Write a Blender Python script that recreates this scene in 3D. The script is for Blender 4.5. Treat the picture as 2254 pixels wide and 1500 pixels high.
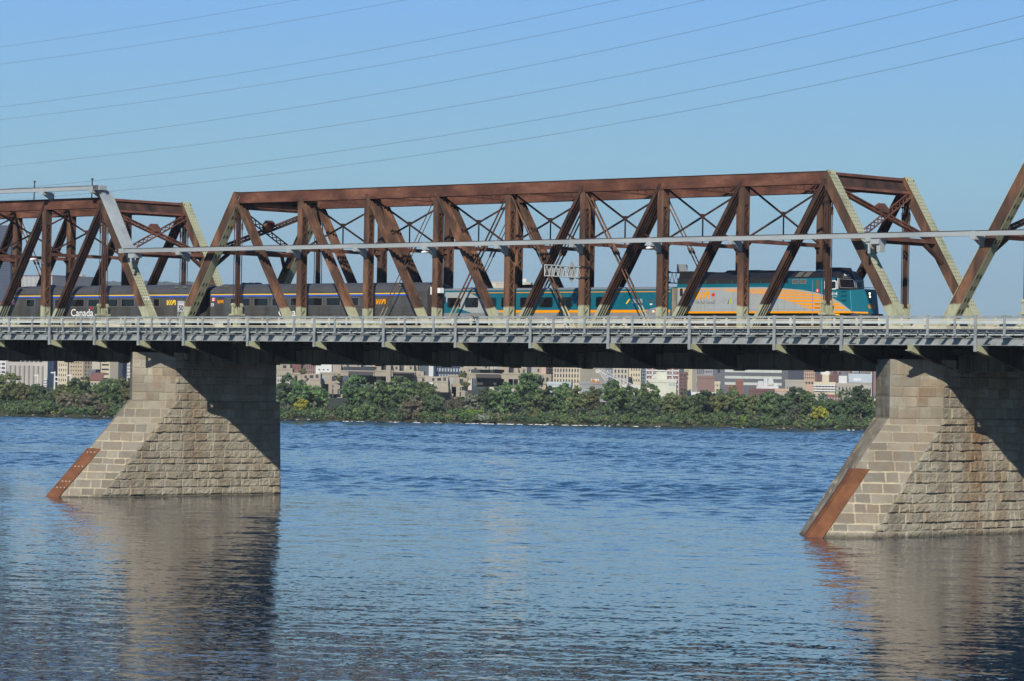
import bpy, math, random
import numpy as np
from mathutils import Vector, Matrix
R = math.radians
S = bpy.context.scene
for _o in list(bpy.data.objects): bpy.data.objects.remove(_o)
COL = S.collection

# ------------------------------------------------------------------ camera
CAM_F, CAM_YAW, CAM_PITCH, CAM_ROLL = 7625.2, 0.74472, 0.012731, -0.017208
CAM_P = Vector((209.393, -193.770, 9.726))
FW = Vector((-math.sin(CAM_YAW)*math.cos(CAM_PITCH), math.cos(CAM_YAW)*math.cos(CAM_PITCH), math.sin(CAM_PITCH)))
RT = Vector((math.cos(CAM_YAW), math.sin(CAM_YAW), 0))
UP = RT.cross(FW)
cr, sr = math.cos(CAM_ROLL), math.sin(CAM_ROLL)
CX, CY = RT*cr-UP*sr, RT*sr+UP*cr
cd = bpy.data.cameras.new('camera'); cam = bpy.data.objects.new('camera', cd); COL.objects.link(cam)
cd.sensor_width = 36; cd.lens = CAM_F/2254*36; cd.clip_start = 1; cd.clip_end = 30000
M4 = Matrix((CX, CY, -FW)).transposed().to_4x4(); M4.translation = CAM_P
cam.matrix_world = M4
S.camera = cam

# ------------------------------------------------------------------ sky, sun, exposure
SUN = Vector((0.68, -1.0, 0.707)).normalized()          # towards the sun
SUN_EL = math.asin(SUN.z); SUN_AZ = math.atan2(SUN.x, SUN.y)
W = bpy.data.worlds.new('World'); S.world = W; W.use_nodes = True
wn = W.node_tree; bgn = wn.nodes['Background']
sky = wn.nodes.new('ShaderNodeTexSky'); sky.sky_type = 'NISHITA'; sky.sun_disc = False
sky.sun_elevation = SUN_EL; sky.sun_rotation = SUN_AZ
sky.altitude = 0; sky.air_density = 1.0; sky.dust_density = 0.3; sky.ozone_density = 3.0
# clear September air: the sky texture pulled towards the deeper blue by elevation
_tc = wn.nodes.new('ShaderNodeTexCoord'); _sx = wn.nodes.new('ShaderNodeSeparateXYZ'); wn.links.new(_tc.outputs['Generated'], _sx.inputs[0])
_rp = wn.nodes.new('ShaderNodeValToRGB'); wn.links.new(_sx.outputs[2], _rp.inputs[0])
_st = [(0.0, (0.21, 0.38, 0.50)), (0.027, (0.215, 0.405, 0.53)), (0.06, (0.24, 0.53, 0.70)), (0.11, (0.19, 0.468, 0.89)), (0.17, (0.095, 0.30, 0.63)), (0.32, (0.05, 0.19, 0.46)), (0.6, (0.04, 0.14, 0.38)), (1.0, (0.035, 0.11, 0.32))]
while len(_rp.color_ramp.elements) < len(_st): _rp.color_ramp.elements.new(0.5)
for _e, (_p, _c) in zip(_rp.color_ramp.elements, _st): _e.position = _p; _e.color = (*_c, 1)
_sc = wn.nodes.new('ShaderNodeVectorMath'); _sc.operation = 'SCALE'; _sc.inputs[3].default_value = 1/0.1; wn.links.new(_rp.outputs[0], _sc.inputs[0])
_mx = wn.nodes.new('ShaderNodeMix'); _mx.data_type = 'RGBA'; _mx.inputs[0].default_value = 0.93
wn.links.new(sky.outputs[0], _mx.inputs[6]); wn.links.new(_sc.outputs[0], _mx.inputs[7])
wn.links.new(_mx.outputs[2], bgn.inputs[0]); bgn.inputs[1].default_value = 0.1
sd = bpy.data.lights.new('sun', 'SUN'); sd.energy = 5.0; sd.angle = R(0.53); sd.color = (1.0, 0.93, 0.82)
so = bpy.data.objects.new('sun', sd); COL.objects.link(so)
so.rotation_euler = SUN.to_track_quat('Z', 'Y').to_euler()
S.view_settings.view_transform = 'Standard'; S.view_settings.look = 'None'
S.view_settings.exposure = 0.0; S.view_settings.gamma = 1.0

# ------------------------------------------------------------------ helpers
def tag(o, label=None, cat=None, group=None, kind=None):
    if label: o['label'] = label
    if cat: o['category'] = cat
    if group: o['group'] = group
    if kind: o['kind'] = kind
    return o
def empty(name, loc=(0, 0, 0), rz=0.0, label=None, cat=None, group=None, kind=None):
    o = bpy.data.objects.new(name, None); COL.objects.link(o)
    o.location = loc; o.rotation_euler = (0, 0, rz); o.empty_display_size = 0.5
    return tag(o, label, cat, group, kind)
def link(name, me, mat=None, parent=None, loc=None):
    o = bpy.data.objects.new(name, me); COL.objects.link(o)
    if mat is not None and not me.materials:
        for m in (mat if isinstance(mat, (list, tuple)) else [mat]): me.materials.append(m)
    if parent: o.parent = parent
    if loc is not None: o.location = loc
    return o
def children(o): return list(o.children)
def copy_tree(o, parent=None):
    c = o.copy(); COL.objects.link(c)
    if parent: c.parent = parent
    for ch in children(o): copy_tree(ch, c)
    return c
class MB:
    def __init__(s): s.v = []; s.f = []; s.m = []; s.mi = 0
    def add(s, vs, fs):
        b = len(s.v); s.v += [tuple(p) for p in vs]
        for f in fs: s.f.append(tuple(b+i for i in f)); s.m.append(s.mi)
        return s
    def box(s, x0, x1, y0, y1, z0, z1):
        return s.add([(x0,y0,z0),(x1,y0,z0),(x1,y1,z0),(x0,y1,z0),(x0,y0,z1),(x1,y0,z1),(x1,y1,z1),(x0,y1,z1)],
                     [(3,2,1,0),(4,5,6,7),(0,1,5,4),(1,2,6,5),(2,3,7,6),(3,0,4,7)])
    def beam(s, p0, p1, w, h, side=(0, 1, 0), o0=0.0, o1=0.0):
        # box along p0-p1: w across 'side', h in the third direction, offset (o0 along side, o1 along third)
        p0, p1 = Vector(p0), Vector(p1); d = (p1-p0).normalized(); a = Vector(side)
        a = (a-d*a.dot(d)).normalized(); u = a.cross(d)
        off = a*o0+u*o1; vs = []
        for p in (p0, p1):
            for i, j in ((-1,-1),(1,-1),(1,1),(-1,1)): vs.append(p+off+a*(i*w/2)+u*(j*h/2))
        return s.add(vs, [(0,1,2,3),(7,6,5,4),(4,5,1,0),(5,6,2,1),(6,7,3,2),(7,4,0,3)])
    def tube(s, pts, r, n=8, cap=True):
        pts = [Vector(p) for p in pts]; vs = []; fs = []
        rr = r if isinstance(r, (list, tuple)) else [r]*len(pts)
        d0 = (pts[1]-pts[0]).normalized(); a = d0.orthogonal().normalized()
        for i, p in enumerate(pts):
            d = (pts[min(i+1, len(pts)-1)]-pts[max(i-1, 0)]).normalized()
            a = (a-d*a.dot(d)).normalized(); b = d.cross(a)
            for k in range(n):
                t = 2*math.pi*k/n; vs.append(p+(a*math.cos(t)+b*math.sin(t))*rr[i])
        for i in range(len(pts)-1):
            for k in range(n): fs.append((i*n+k, i*n+(k+1) % n, (i+1)*n+(k+1) % n, (i+1)*n+k))
        if cap: fs += [tuple(range(n-1, -1, -1)), tuple(range((len(pts)-1)*n, len(pts)*n))]
        return s.add(vs, fs)
    def prism(s, pts, vec):
        n = len(pts); vec = Vector(vec); a = [Vector(p) for p in pts]; b = [p+vec for p in a]
        fs = [tuple(range(n)), tuple(range(2*n-1, n-1, -1))]
        fs += [(i, i+n, (i+1) % n+n, (i+1) % n) for i in range(n)]
        return s.add(a+b, fs)
    def loft(s, rings, cap=True, closed=True):
        n = len(rings[0]); vs = [p for r in rings for p in r]; fs = []
        for i in range(len(rings)-1):
            for k in range(n if closed else n-1): fs.append((i*n+k, i*n+(k+1) % n, (i+1)*n+(k+1) % n, (i+1)*n+k))
        if cap and closed: fs += [tuple(range(n-1, -1, -1)), tuple(range((len(rings)-1)*n, len(rings)*n))]
        return s.add(vs, fs)
    def mesh(s, name):
        me = bpy.data.meshes.new(name); me.from_pydata(s.v, [], s.f)
        if any(s.m): me.polygons.foreach_set('material_index', s.m)
        import bmesh
        bm = bmesh.new(); bm.from_mesh(me); bmesh.ops.recalc_face_normals(bm, faces=bm.faces); bm.to_mesh(me); bm.free()
        return me
    def build(s, name, mat=None, parent=None, smooth=False, origin=None, bevel=0.0):
        if origin is not None: s.v = [tuple(Vector(p)-Vector(origin)) for p in s.v]
        me = s.mesh(name)
        if smooth: me.polygons.foreach_set('use_smooth', [True]*len(me.polygons))
        o = link(name, me, mat, parent)
        if origin is not None: o.location = origin
        if bevel:
            m = o.modifiers.new('bevel', 'BEVEL'); m.width = bevel; m.segments = 2; m.limit_method = 'ANGLE'
        return o

# ------------------------------------------------------------------ materials
def new_mat(name):
    m = bpy.data.materials.new(name); m.use_nodes = True
    return m, m.node_tree, m.node_tree.nodes['Principled BSDF']
def nd(nt, typ, **kw):
    n = nt.nodes.new(typ)
    for k, v in kw.items(): setattr(n, k, v)
    return n
def ramp(nt, src, stops):
    r = nd(nt, 'ShaderNodeValToRGB'); e = r.color_ramp.elements
    while len(e) < len(stops): e.new(0.5)
    for el, (p, c) in zip(e, stops): el.position = p; el.color = (*c, 1) if len(c) == 3 else c
    nt.links.new(src, r.inputs[0]); return r.outputs[0]
def noise(nt, scale, detail=4, rough=0.55, vec=None, stretch=None):
    n = nd(nt, 'ShaderNodeTexNoise'); n.inputs['Scale'].default_value = scale
    n.inputs['Detail'].default_value = detail; n.inputs['Roughness'].default_value = rough
    if vec is None: vec = nd(nt, 'ShaderNodeNewGeometry').outputs['Position']
    if stretch:
        mp = nd(nt, 'ShaderNodeMapping'); mp.inputs['Scale'].default_value = stretch
        nt.links.new(vec, mp.inputs[0]); vec = mp.outputs[0]
    nt.links.new(vec, n.inputs['Vector']); return n.outputs['Fac']
def mixc(nt, fac, a, b, mode='MIX'):
    m = nd(nt, 'ShaderNodeMix', data_type='RGBA', blend_type=mode)
    for i, v in ((0, fac), (6, a), (7, b)):
        if hasattr(v, 'links'): nt.links.new(v, m.inputs[i])
        elif i == 0: m.inputs[0].default_value = v
        else: m.inputs[i].default_value = (*v, 1)
    return m.outputs[2]
def math_(nt, op, a, b=0.0, clamp=False):
    m = nd(nt, 'ShaderNodeMath', operation=op, use_clamp=clamp)
    for i, v in ((0, a), (1, b)):
        if hasattr(v, 'links'): nt.links.new(v, m.inputs[i])
        else: m.inputs[i].default_value = v
    return m.outputs[0]
def bump(nt, bs, h, strength=0.3, dist=0.02):
    b = nd(nt, 'ShaderNodeBump'); b.inputs['Strength'].default_value = strength; b.inputs['Distance'].default_value = dist
    nt.links.new(h, b.inputs['Height']); nt.links.new(b.outputs[0], bs.inputs['Normal'])
def weathered(name, c0, c1, c2, scale=1.2, rough=0.75, metal=0.0, streak=(1, 1, 0.25), bmp=0.15, paint=None, spec=0.3):
    """three tones mixed by large blotches, fine grain and streaks; paint = (z level, colour) coats the member below a height"""
    m, nt, bs = new_mat(name)
    n1 = noise(nt, scale, 5, 0.6, stretch=streak); n2 = noise(nt, scale*9, 3, 0.6, stretch=streak)
    c = ramp(nt, n1, [(0.32, c0), (0.5, c1), (0.7, c2)])
    c = mixc(nt, math_(nt, 'MULTIPLY', ramp(nt, n2, [(0.35, (0,0,0)), (0.75, (1,1,1))]), 0.45), c, c0)
    if paint:
        pos = nd(nt, 'ShaderNodeNewGeometry').outputs['Position']; sx = nd(nt, 'ShaderNodeSeparateXYZ'); nt.links.new(pos, sx.inputs[0])
        wob = noise(nt, 0.35, 1); wob2 = noise(nt, 7.0, 3)
        t = math_(nt, 'ADD', sx.outputs[2], math_(nt, 'ADD', math_(nt, 'MULTIPLY', wob, 0.9), math_(nt, 'MULTIPLY', wob2, 0.16)))
        f = ramp(nt, math_(nt, 'MULTIPLY', math_(nt, 'SUBTRACT', paint[0]+0.58, t), 3.0, True), [(0.0, (0,0,0)), (0.35, (1,1,1))])
        pc = ramp(nt, noise(nt, 3.0, 4, stretch=(1,1,0.3)), [(0.3, tuple(x*0.72 for x in paint[1])), (0.65, paint[1])])
        c = mixc(nt, f, c, pc)
        c = mixc(nt, ramp(nt, math_(nt, 'SUBTRACT', 14.1, sx.outputs[2]), [(0.0, (0,0,0)), (0.6, (1,1,1))]), c, (0.022, 0.023, 0.019))  # below the deck: grime, with the deck's shade put into the colour
    nt.links.new(c, bs.inputs['Base Color']); bs.inputs['Roughness'].default_value = rough; bs.inputs['Metallic'].default_value = metal
    bs.inputs['Specular IOR Level'].default_value = spec
    if bmp: bump(nt, bs, n2, bmp, 0.01)
    return m
def plain(name, c, rough=0.5, metal=0.0, var=0.12, scale=2.0, spec=0.5, bmp=0.0):
    m, nt, bs = new_mat(name)
    n = noise(nt, scale, 4, 0.6)
    cc = ramp(nt, n, [(0.3, tuple(x*(1-var) for x in c)), (0.7, tuple(min(1, x*(1+var)) for x in c))])
    nt.links.new(cc, bs.inputs['Base Color']); bs.inputs['Roughness'].default_value = rough; bs.inputs['Metallic'].default_value = metal
    bs.inputs['Specular IOR Level'].default_value = spec
    if bmp: bump(nt, bs, n, bmp, 0.02)
    return m
GREENP = (0.42, 0.43, 0.29)
MT = {}
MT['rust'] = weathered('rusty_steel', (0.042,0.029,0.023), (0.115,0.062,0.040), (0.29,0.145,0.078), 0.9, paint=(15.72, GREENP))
MT['rust_red'] = weathered('red_rust_steel', (0.060,0.028,0.020), (0.135,0.055,0.034), (0.25,0.115,0.072), 0.7, streak=(0.5,1,1))
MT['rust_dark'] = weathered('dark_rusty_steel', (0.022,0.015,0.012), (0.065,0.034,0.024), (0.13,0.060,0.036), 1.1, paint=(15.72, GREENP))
MT['green_steel'] = weathered('pale_green_steel', (0.26,0.27,0.17), (0.42,0.43,0.28), (0.46,0.46,0.31), 1.0, rough=0.6, streak=(1,1,0.4))
MT['under'] = weathered('dark_green_grey_steel', (0.024,0.026,0.020), (0.05,0.052,0.040), (0.085,0.085,0.065), 0.8, rough=0.8)
MT['girder'] = weathered('old_green_girder_steel_bounce', (0.05,0.05,0.038), (0.12,0.118,0.088), (0.19,0.18,0.13), 0.5, rough=0.8)  # lighter copy of the underside steel, bounce off the water put into its colour
MT['galv'] = weathered('galvanised_steel', (0.20,0.22,0.22), (0.29,0.315,0.315), (0.37,0.40,0.40), 1.5, rough=0.5, bmp=0.05, streak=(1,1,1))
MT['galv_pale'] = weathered('pale_galvanised_steel', (0.38,0.42,0.41), (0.48,0.525,0.515), (0.57,0.61,0.60), 1.5, rough=0.5, bmp=0.05, streak=(0.3,1,1))
MT['cream'] = weathered('cream_painted_rail', (0.42,0.36,0.25), (0.58,0.57,0.46), (0.64,0.64,0.54), 0.6, rough=0.55, bmp=0.05, streak=(0.4,1,1))
MT['duct'] = weathered('grey_duct_sheet', (0.27,0.30,0.305), (0.36,0.395,0.40), (0.42,0.455,0.46), 0.5, rough=0.45, bmp=0.03, streak=(0.25,1,1))
MT['darkmetal'] = plain('dark_iron', (0.02,0.02,0.02), 0.6)
MT['white'] = plain('white_enamel', (0.78,0.79,0.78), 0.45, var=0.05)
MT['signback'] = plain('grey_sign_back', (0.36,0.37,0.36), 0.5, var=0.06)
MT['black'] = plain('black_paint', (0.012,0.012,0.014), 0.55, var=0.2)
MT['hole'] = plain('dark_recess', (0.01,0.01,0.01), 0.9)
MT['asphalt'] = plain('asphalt', (0.05,0.05,0.052), 0.9, bmp=0.2, scale=8)
MT['concrete'] = plain('deck_concrete', (0.26,0.25,0.23), 0.85, bmp=0.15, scale=3)
# ------------------------------------------------------------------ the truss spans
P, GAP, TW = 7.6, 1.62, 9.157          # panel length, gap at the pier, truss to truss
ZT, ZB = 24.68, 12.45                  # top and bottom chord axis
PITCH = 10*P+GAP
MATS_T = [MT['rust'], MT['green_steel'], MT['hole'], MT['rust_dark'], MT['rust_red']]

def laced_post(mb, x, y, z0, z1, w=0.52, d=0.60):
    for s in (-1, 1):
        mb.box(x-w/2, x+w/2, y+s*d/2-0.035, y+s*d/2+0.035, z0, z1)                  # the two webs
        for e in (-1, 1):                                                          # flanges turned inwards
            mb.box(x+e*(w/2-0.02)-0.018, x+e*(w/2-0.02)+0.018, y+s*(d/2-0.035)-0.0, y+s*(d/2-0.035)-s*0.055, z0, z1)
    mb.mi = 3; mb.box(x-w/2+0.1, x+w/2-0.1, y-d/2+0.071, y+d/2-0.071, z0, z1-1.3); mb.mi = 0  # added dark filler, so the gaps between the lacing bars look shaded
    for e in (-1, 1):
        xe = x+e*(w/2+0.004)
        mb.box(xe-0.012, xe+0.012, y-d/2+0.03, y+d/2-0.03, z1-1.35, z1); mb.box(xe-0.012, xe+0.012, y-d/2+0.03, y+d/2-0.03, z0, z0+0.9)
        z = z0+0.9; k = 0; st = 0.52
        while z < z1-1.4:
            a, b = (y-d/2+0.06, y+d/2-0.06) if k % 2 == 0 else (y+d/2-0.06, y-d/2+0.06)
            mb.beam((xe, a, z), (xe, b, min(z+st, z1-1.3)), 0.022, 0.075, side=(1, 0, 0)); z += st; k += 1
def eyebars(mb, p0, p1, y, n, depth, spread, th=0.055):
    for i in range(n):
        yy = y-spread/2+spread*i/(n-1)
        a, b = Vector((p0[0], yy, p0[1])), Vector((p1[0], yy, p1[1]))
        mb.beam(a, b, th, depth)
def rods(mb, p0, p1, y, r, sep):
    for s in (-1, 1):
        a, b = Vector((p0[0], y+s*sep, p0[1])), Vector((p1[0], y+s*sep, p1[1]))
        mb.tube([a, b], r, 6)
        m = a.lerp(b, 0.36); d = (b-a).normalized()
        mb.tube([m-d*0.3, m-d*0.22, m+d*0.22, m+d*0.3], [r, r*2.0, r*2.0, r], 6)
def end_post(mb, x0, x1, y, lean):
    """inclined box from bottom (x0, ZB) to hip (x1, ZT): rust webs, pale green cover plate above, slotted plate below"""
    d = Vector((x1-x0, 0, ZT-ZB)).normalized(); n = Vector((0, 1, 0)).cross(d)
    if n.z < 0: n = -n
    p0, p1 = Vector((x0, y, ZB)), Vector((x1, y, ZT))+d*0.34
    for s in (-1, 1):
        mb.mi = 0; mb.beam(p0+Vector((0, s*0.37, 0)), p1+Vector((0, s*0.37, 0)), 0.06, 0.78)
        for e in (-1, 1):
            mb.beam(p0+Vector((0, s*0.37, 0))+n*e*0.36, p1+Vector((0, s*0.37, 0))+n*e*0.36, 0.15, 0.05)
    mb.mi = 1; mb.beam(p0+n*0.405, p1+n*0.405, 0.88, 0.03)
    mb.beam(p0-n*0.402, p1-n*0.402, 0.80, 0.022)
    L = (p1-p0).length; q = 0.75; mb.mi = 2; k = 0                                  # slots in the lower plate
    while q < L-1.2:
        if not (0.46 < q/L < 0.56):
            for s in (-1, 1):
                c = p0+d*q-n*0.415; mb.beam(c-d*0.16+Vector((0, s*0.17, 0)), c+d*0.16+Vector((0, s*0.17, 0)), 0.13, 0.008)
        q += 0.92
    q = 0.25; mb.mi = 3                                                            # rivet rows on the cover plate
    while q < L-0.1:
        for yy in (-0.36, -0.12, 0.12, 0.36):
            c = p0+d*q+n*0.424+Vector((0, yy, 0)); mb.beam(c-d*0.035, c+d*0.035, 0.07, 0.02)
        q += 0.30
    mb.mi = 0
def top_chord(mb, y):
    x0, x1 = -0.15, 8*P+0.15
    for s in (-1, 1):
        mb.mi = 4; mb.box(x0, x1, y+s*0.32-0.03, y+s*0.32+0.03, ZT-0.42, ZT+0.40)
        mb.box(x0, x1, y+s*0.32-0.08, y+s*0.32+0.08, ZT-0.47, ZT-0.42)
        k = 0
        for k in range(9):                                                          # pin plates and pins at the panel points
            xx = min(max(k*P, x0+0.5), x1-0.5)
            mb.box(xx-0.75, xx+0.75, y+s*0.365-0.012, y+s*0.365+0.012, ZT-0.36, ZT+0.33)
            mb.tube([(xx, y+s*0.36, ZT), (xx, y+s*0.43, ZT)], 0.11, 10)
        xx = 0.4
        while xx < x1:                                                             # rivets along both edges
            xx += 0.45
    mb.mi = 3; mb.box(x0-0.05, x1+0.05, y-0.41, y+0.41, ZT+0.40, ZT+0.43)
    x = 0.6; k = 0
    while x < x1-1.2:
        a = (x, y-0.28, ZT-0.44); b = (x+0.6, y+0.28, ZT-0.44)
        if k % 2: a, b = (x, y+0.28, ZT-0.44), (x+0.6, y-0.28, ZT-0.44)
        mb.beam(a, b, 0.08, 0.02, side=(0.7, 0.7, 0)); x += 0.6; k += 1
    mb.mi = 0
def hanger(mb, x, y):
    mb.mi = 3
    for yy, xx, r in ((-0.13, 0.0, 0.10), (0.16, 0.0, 0.10)): mb.beam((x, y+yy, ZB+3.0), (x, y+yy, ZT-0.2), 0.10, 0.20)
    for yy in (-0.42, 0.44):
        mb.tube([(x, y+yy, ZB+2.9), (x, y+yy, ZT-0.3)], 0.035, 6)
        mb.tube([(x, y+yy, 22.0), (x, y+yy, 22.1), (x, y+yy, 22.55), (x, y+yy, 22.65)], [0.035, 0.075, 0.075, 0.035], 6)
    mb.box(x-0.09, x+0.09, y-0.5, y+0.52, 22.92, 23.02)
    mb.mi = 1                                                                      # painted pin casting at the foot
    mb.box(x-0.22, x+0.22, y-0.22, y+0.24, ZB+0.2, ZB+3.05); mb.box(x-0.3, x+0.3, y-0.62, y+0.64, ZB+2.55, ZB+2.70)
    for yy in (-0.42, 0.44):
        mb.box(x-0.08, x+0.08, y+yy-0.10, y+yy+0.10, ZB+2.2, ZB+3.35)
        mb.tube([(x-0.12, y+yy, ZB+3.42), (x+0.12, y+yy, ZB+3.42)], 0.16, 10)
    mb.mi = 0

span = empty('truss_span', (0, 0, 0), 0, 'long rusty steel truss span carrying the locomotive, between the two stone piers', 'bridge span', 'truss spans of the railway bridge')
def part(name, fn, mats=MATS_T, parent=None):
    mb = MB(); fn(mb); return mb.build(name, mats, parent or span)
for ty in (0.0, TW):
    part('top_chord', lambda mb: top_chord(mb, ty))
    part('end_post', lambda mb: end_post(mb, -P, 0, ty, 1)); part('end_post', lambda mb: end_post(mb, 9*P, 8*P, ty, -1))
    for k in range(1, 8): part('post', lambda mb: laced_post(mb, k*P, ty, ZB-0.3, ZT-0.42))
    for x in (0, 8*P): part('hanger', lambda mb: hanger(mb, x, ty))
    for k in range(4):
        part('diagonal', lambda mb: eyebars(mb, (k*P, ZT-0.1), ((k+1)*P, ZB), ty, 4, 0.30-0.015*k, 0.80))
        part('diagonal', lambda mb: (setattr(mb, 'mi', 3), eyebars(mb, ((8-k)*P, ZT-0.1), ((7-k)*P, ZB), ty, 4, 0.30-0.015*k, 0.80)))
    for a, b, r in ((3, 2, 0.035), (4, 3, 0.065), (4, 5, 0.065), (5, 6, 0.05)):
        part('counter_rod', lambda mb: rods(mb, (a*P, ZT-0.2), (b*P, ZB), ty, r, 0.2))
    def bchord(mb):
        for s in (-1, 1): mb.box(-P, 9*P, ty+s*0.3-0.05, ty+s*0.3+0.05, ZB-0.2, ZB+0.2)
    part('bottom_chord', bchord, MT['under'])
    def girder(mb):
        mb.box(-5.2, 66.1, ty-0.03, ty+0.03, 11.2, 12.85); mb.box(-5.2, 66.1, ty-0.22, ty+0.22, 11.14, 11.2); mb.box(-5.2, 66.1, ty-0.2, ty+0.2, 12.85, 12.9)
        x = -4.6
        while x < 66: mb.box(x-0.03, x+0.03, ty-0.17, ty+0.17, 11.2, 12.85); x += 1.52
        for k in range(-1, 10):
            xx = min(max(k*P, -5.0), 65.9); mb.box(xx-0.3, xx+0.3, ty-0.30, ty+0.3, 11.05, 12.2)
    part('deck_girder', girder, MT['girder'])
    for x in (-P, 9*P):
        part('bearing', lambda mb: (mb.box(x-0.55, x+0.55, ty-0.6, ty+0.6, 11.9, 12.12), mb.prism([(x-0.45, ty-0.5, 12.12), (x+0.45, ty-0.5, 12.12), (x+0.15, ty-0.5, 12.55), (x-0.15, ty-0.5, 12.55)], (0, 1.0, 0))), MT['under'])
for k in range(-1, 10):
    x = min(max(k*P, -5.5), 66.3)
    part('floor_beam', lambda mb: (mb.box(x-0.03, x+0.03, -0.25, TW+0.25, 11.35, 12.9), mb.box(x-0.2, x+0.2, -0.25, TW+0.25, 11.28, 11.35), mb.box(x-0.2, x+0.2, -0.25, TW+0.25, 12.9, 12.96)), MT['under'])
def brace_frame(mb, x):
    """one sway frame: top strut, crossed bars, sag hanger, lower strut"""
    mb.mi = 4
    for z in (ZT+0.3, ZT-0.3): mb.box(x-0.12, x+0.12, 0.4, TW-0.4, z-0.05, z+0.05)
    y = 0.5; k = 0
    while y < TW-0.9:
        z0, z1 = (ZT-0.27, ZT+0.27) if k % 2 else (ZT+0.27, ZT-0.27)
        mb.beam((x+0.08, y, z0), (x+0.08, y+0.5, z1), 0.06, 0.02, side=(1, 0, 0)); y += 0.5; k += 1
    mb.mi = 3
    zc = 22.47
    mb.beam((x, 0.3, ZT-0.35), (x, TW-0.3, 20.45), 0.07, 0.14, side=(1, 0, 0)); mb.beam((x-0.08, TW-0.3, ZT-0.35), (x-0.08, 0.3, 20.45), 0.07, 0.14, side=(1, 0, 0))
    mb.box(x-0.12, x+0.05, TW/2-0.16, TW/2+0.16, zc-0.16, zc+0.16); mb.box(x-0.04, x+0.04, TW/2-0.04, TW/2+0.04, 20.45, zc)
    mb.mi = 4; mb.box(x-0.16, x-0.04, 0.2, TW-0.2, 20.2, 20.48); mb.box(x+0.04, x+0.16, 0.2, TW-0.2, 20.2, 20.48)
    for ys, sg in ((0.2, 1), (TW-0.2, -1)): mb.mi = 3; mb.prism([(x-0.03, ys, 20.2), (x-0.03, ys+sg*0.7, 20.2), (x-0.03, ys, 19.6)], (0.06, 0, 0))
    mb.mi = 0
for k in range(1, 8): part('sway_frame', lambda mb: brace_frame(mb, k*P))
def lattice_bar(mb, a, b, w=0.34, n=None, side=(1, 0, 0)):
    a, b = Vector(a), Vector(b); d = (b-a).normalized(); s = Vector(side); s = (s-d*s.dot(d)).normalized(); u = s.cross(d)
    for e in (-1, 1): mb.beam(a+u*e*w/2, b+u*e*w/2, 0.20, 0.11, side=s)
    L = (b-a).length; n = max(3, int(L/0.34)); 
    for i in range(n):
        p, q = a+d*(L*i/n), a+d*(L*(i+1)/n); e = 1 if i % 2 else -1
        mb.beam(p+u*e*(w/2-0.04), q-u*e*(w/2-0.04), 0.05, 0.06, side=s)
def portal(mb, xh, xb):
    dx = (xb-xh)/(ZT-ZB); X = lambda z: xh+(ZT-z)*dx
    pl = Vector((dx, 0, -1)).normalized(); nrm = Vector((0, 1, 0)).cross(pl).normalized()
    mb.mi = 4
    for z, h in ((ZT+0.22, 0.25), (ZT-0.75, 0.22)): mb.beam((X(z), 0.4, z), (X(z), TW-0.4, z), 0.3, h, side=nrm)
    mb.mi = 3; mb.beam((X(ZT-0.28), 0.4, ZT-0.28), (X(ZT-0.28), TW-0.4, ZT-0.28), 0.06, 0.75, side=nrm); mb.mi = 4
    zc = 22.62; c = Vector((X(zc), TW/2, zc))
    for y0, z0, y1, z1 in ((0.35, ZT-0.85, TW-0.35, 20.55), (TW-0.35, ZT-0.85, 0.35, 20.55)):
        lattice_bar(mb, (X(z0), y0, z0), (X(z1), y1, z1), 0.36, side=nrm)
    mb.prism([c+pl*a+Vector((0, b, 0))+nrm*-0.17 for a, b in ((-0.40, -0.40), (-0.40, 0.40), (-0.1, 0.52), (0.1, 0.52), (0.40, 0.40), (0.40, -0.40), (0.1, -0.52), (-0.1, -0.52))], nrm*0.34)
    z = 20.35; mb.beam((X(z), 0.3, z), (X(z), TW-0.3, z), 0.4, 0.34, side=nrm)
    mb.mi = 3
    for ys, sg in ((0.35, 1), (TW-0.35, -1)):
        mb.beam((X(20.2), ys+sg*1.2, 20.2), (X(18.9), ys, 18.9), 0.26, 0.22, side=nrm)
    mb.mi = 0
part('portal_frame', lambda mb: portal(mb, 0, -P)); part('portal_frame', lambda mb: portal(mb, 8*P, 9*P))
def laterals(mb):
    mb.mi = 4
    for k in range(8):
        for z, a, b in ((ZT+0.2, (k*P, 0.4), ((k+1)*P, TW-0.4)), (ZT+0.05, (k*P, TW-0.4), ((k+1)*P, 0.4))):
            mb.beam((a[0], a[1], z), (b[0], b[1], z), 0.2, 0.12, side=(0, 1, 0))
    mb.mi = 0
part('top_lateral', laterals)
# cantilever brackets that carry the roadway
BR = [-5.72]+[k*P-0.2 for k in range(9)]+[66.4]
def bracket(mb, x):
    mb.mi = 0
    mb.mi = 1; mb.prism([(x-0.02, -0.2, 11.2), (x-0.02, -4.3, 12.196), (x-0.02, -4.3, 12.84), (x-0.02, -0.2, 12.84)], (0.04, 0, 0)); mb.beam((x, -0.2, 11.2), (x, -4.45, 12.22), 0.36, 0.05, side=(1, 0, 0))  # inner bracket in dark steel: shade under the roadway put into its colour
    mb.mi = 0; mb.prism([(x-0.02, -4.3, 12.196), (x-0.02, -5.55, 12.50), (x-0.02, -5.55, 12.84), (x-0.02, -4.3, 12.84)], (0.04, 0, 0))
    mb.beam((x, -4.45, 12.22), (x, -5.6, 12.49), 0.36, 0.05, side=(1, 0, 0)); mb.mi = 1; mb.beam((x, -0.2, 12.85), (x, -4.6, 12.85), 0.3, 0.04, side=(1, 0, 0))
    for y in (-1.6, -2.9, -4.2):
        zb = 11.2+(-y-0.2)/5.35*1.3; mb.box(x+0.02, x+0.10, y-0.03, y+0.03, zb+0.03, 12.83)
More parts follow.
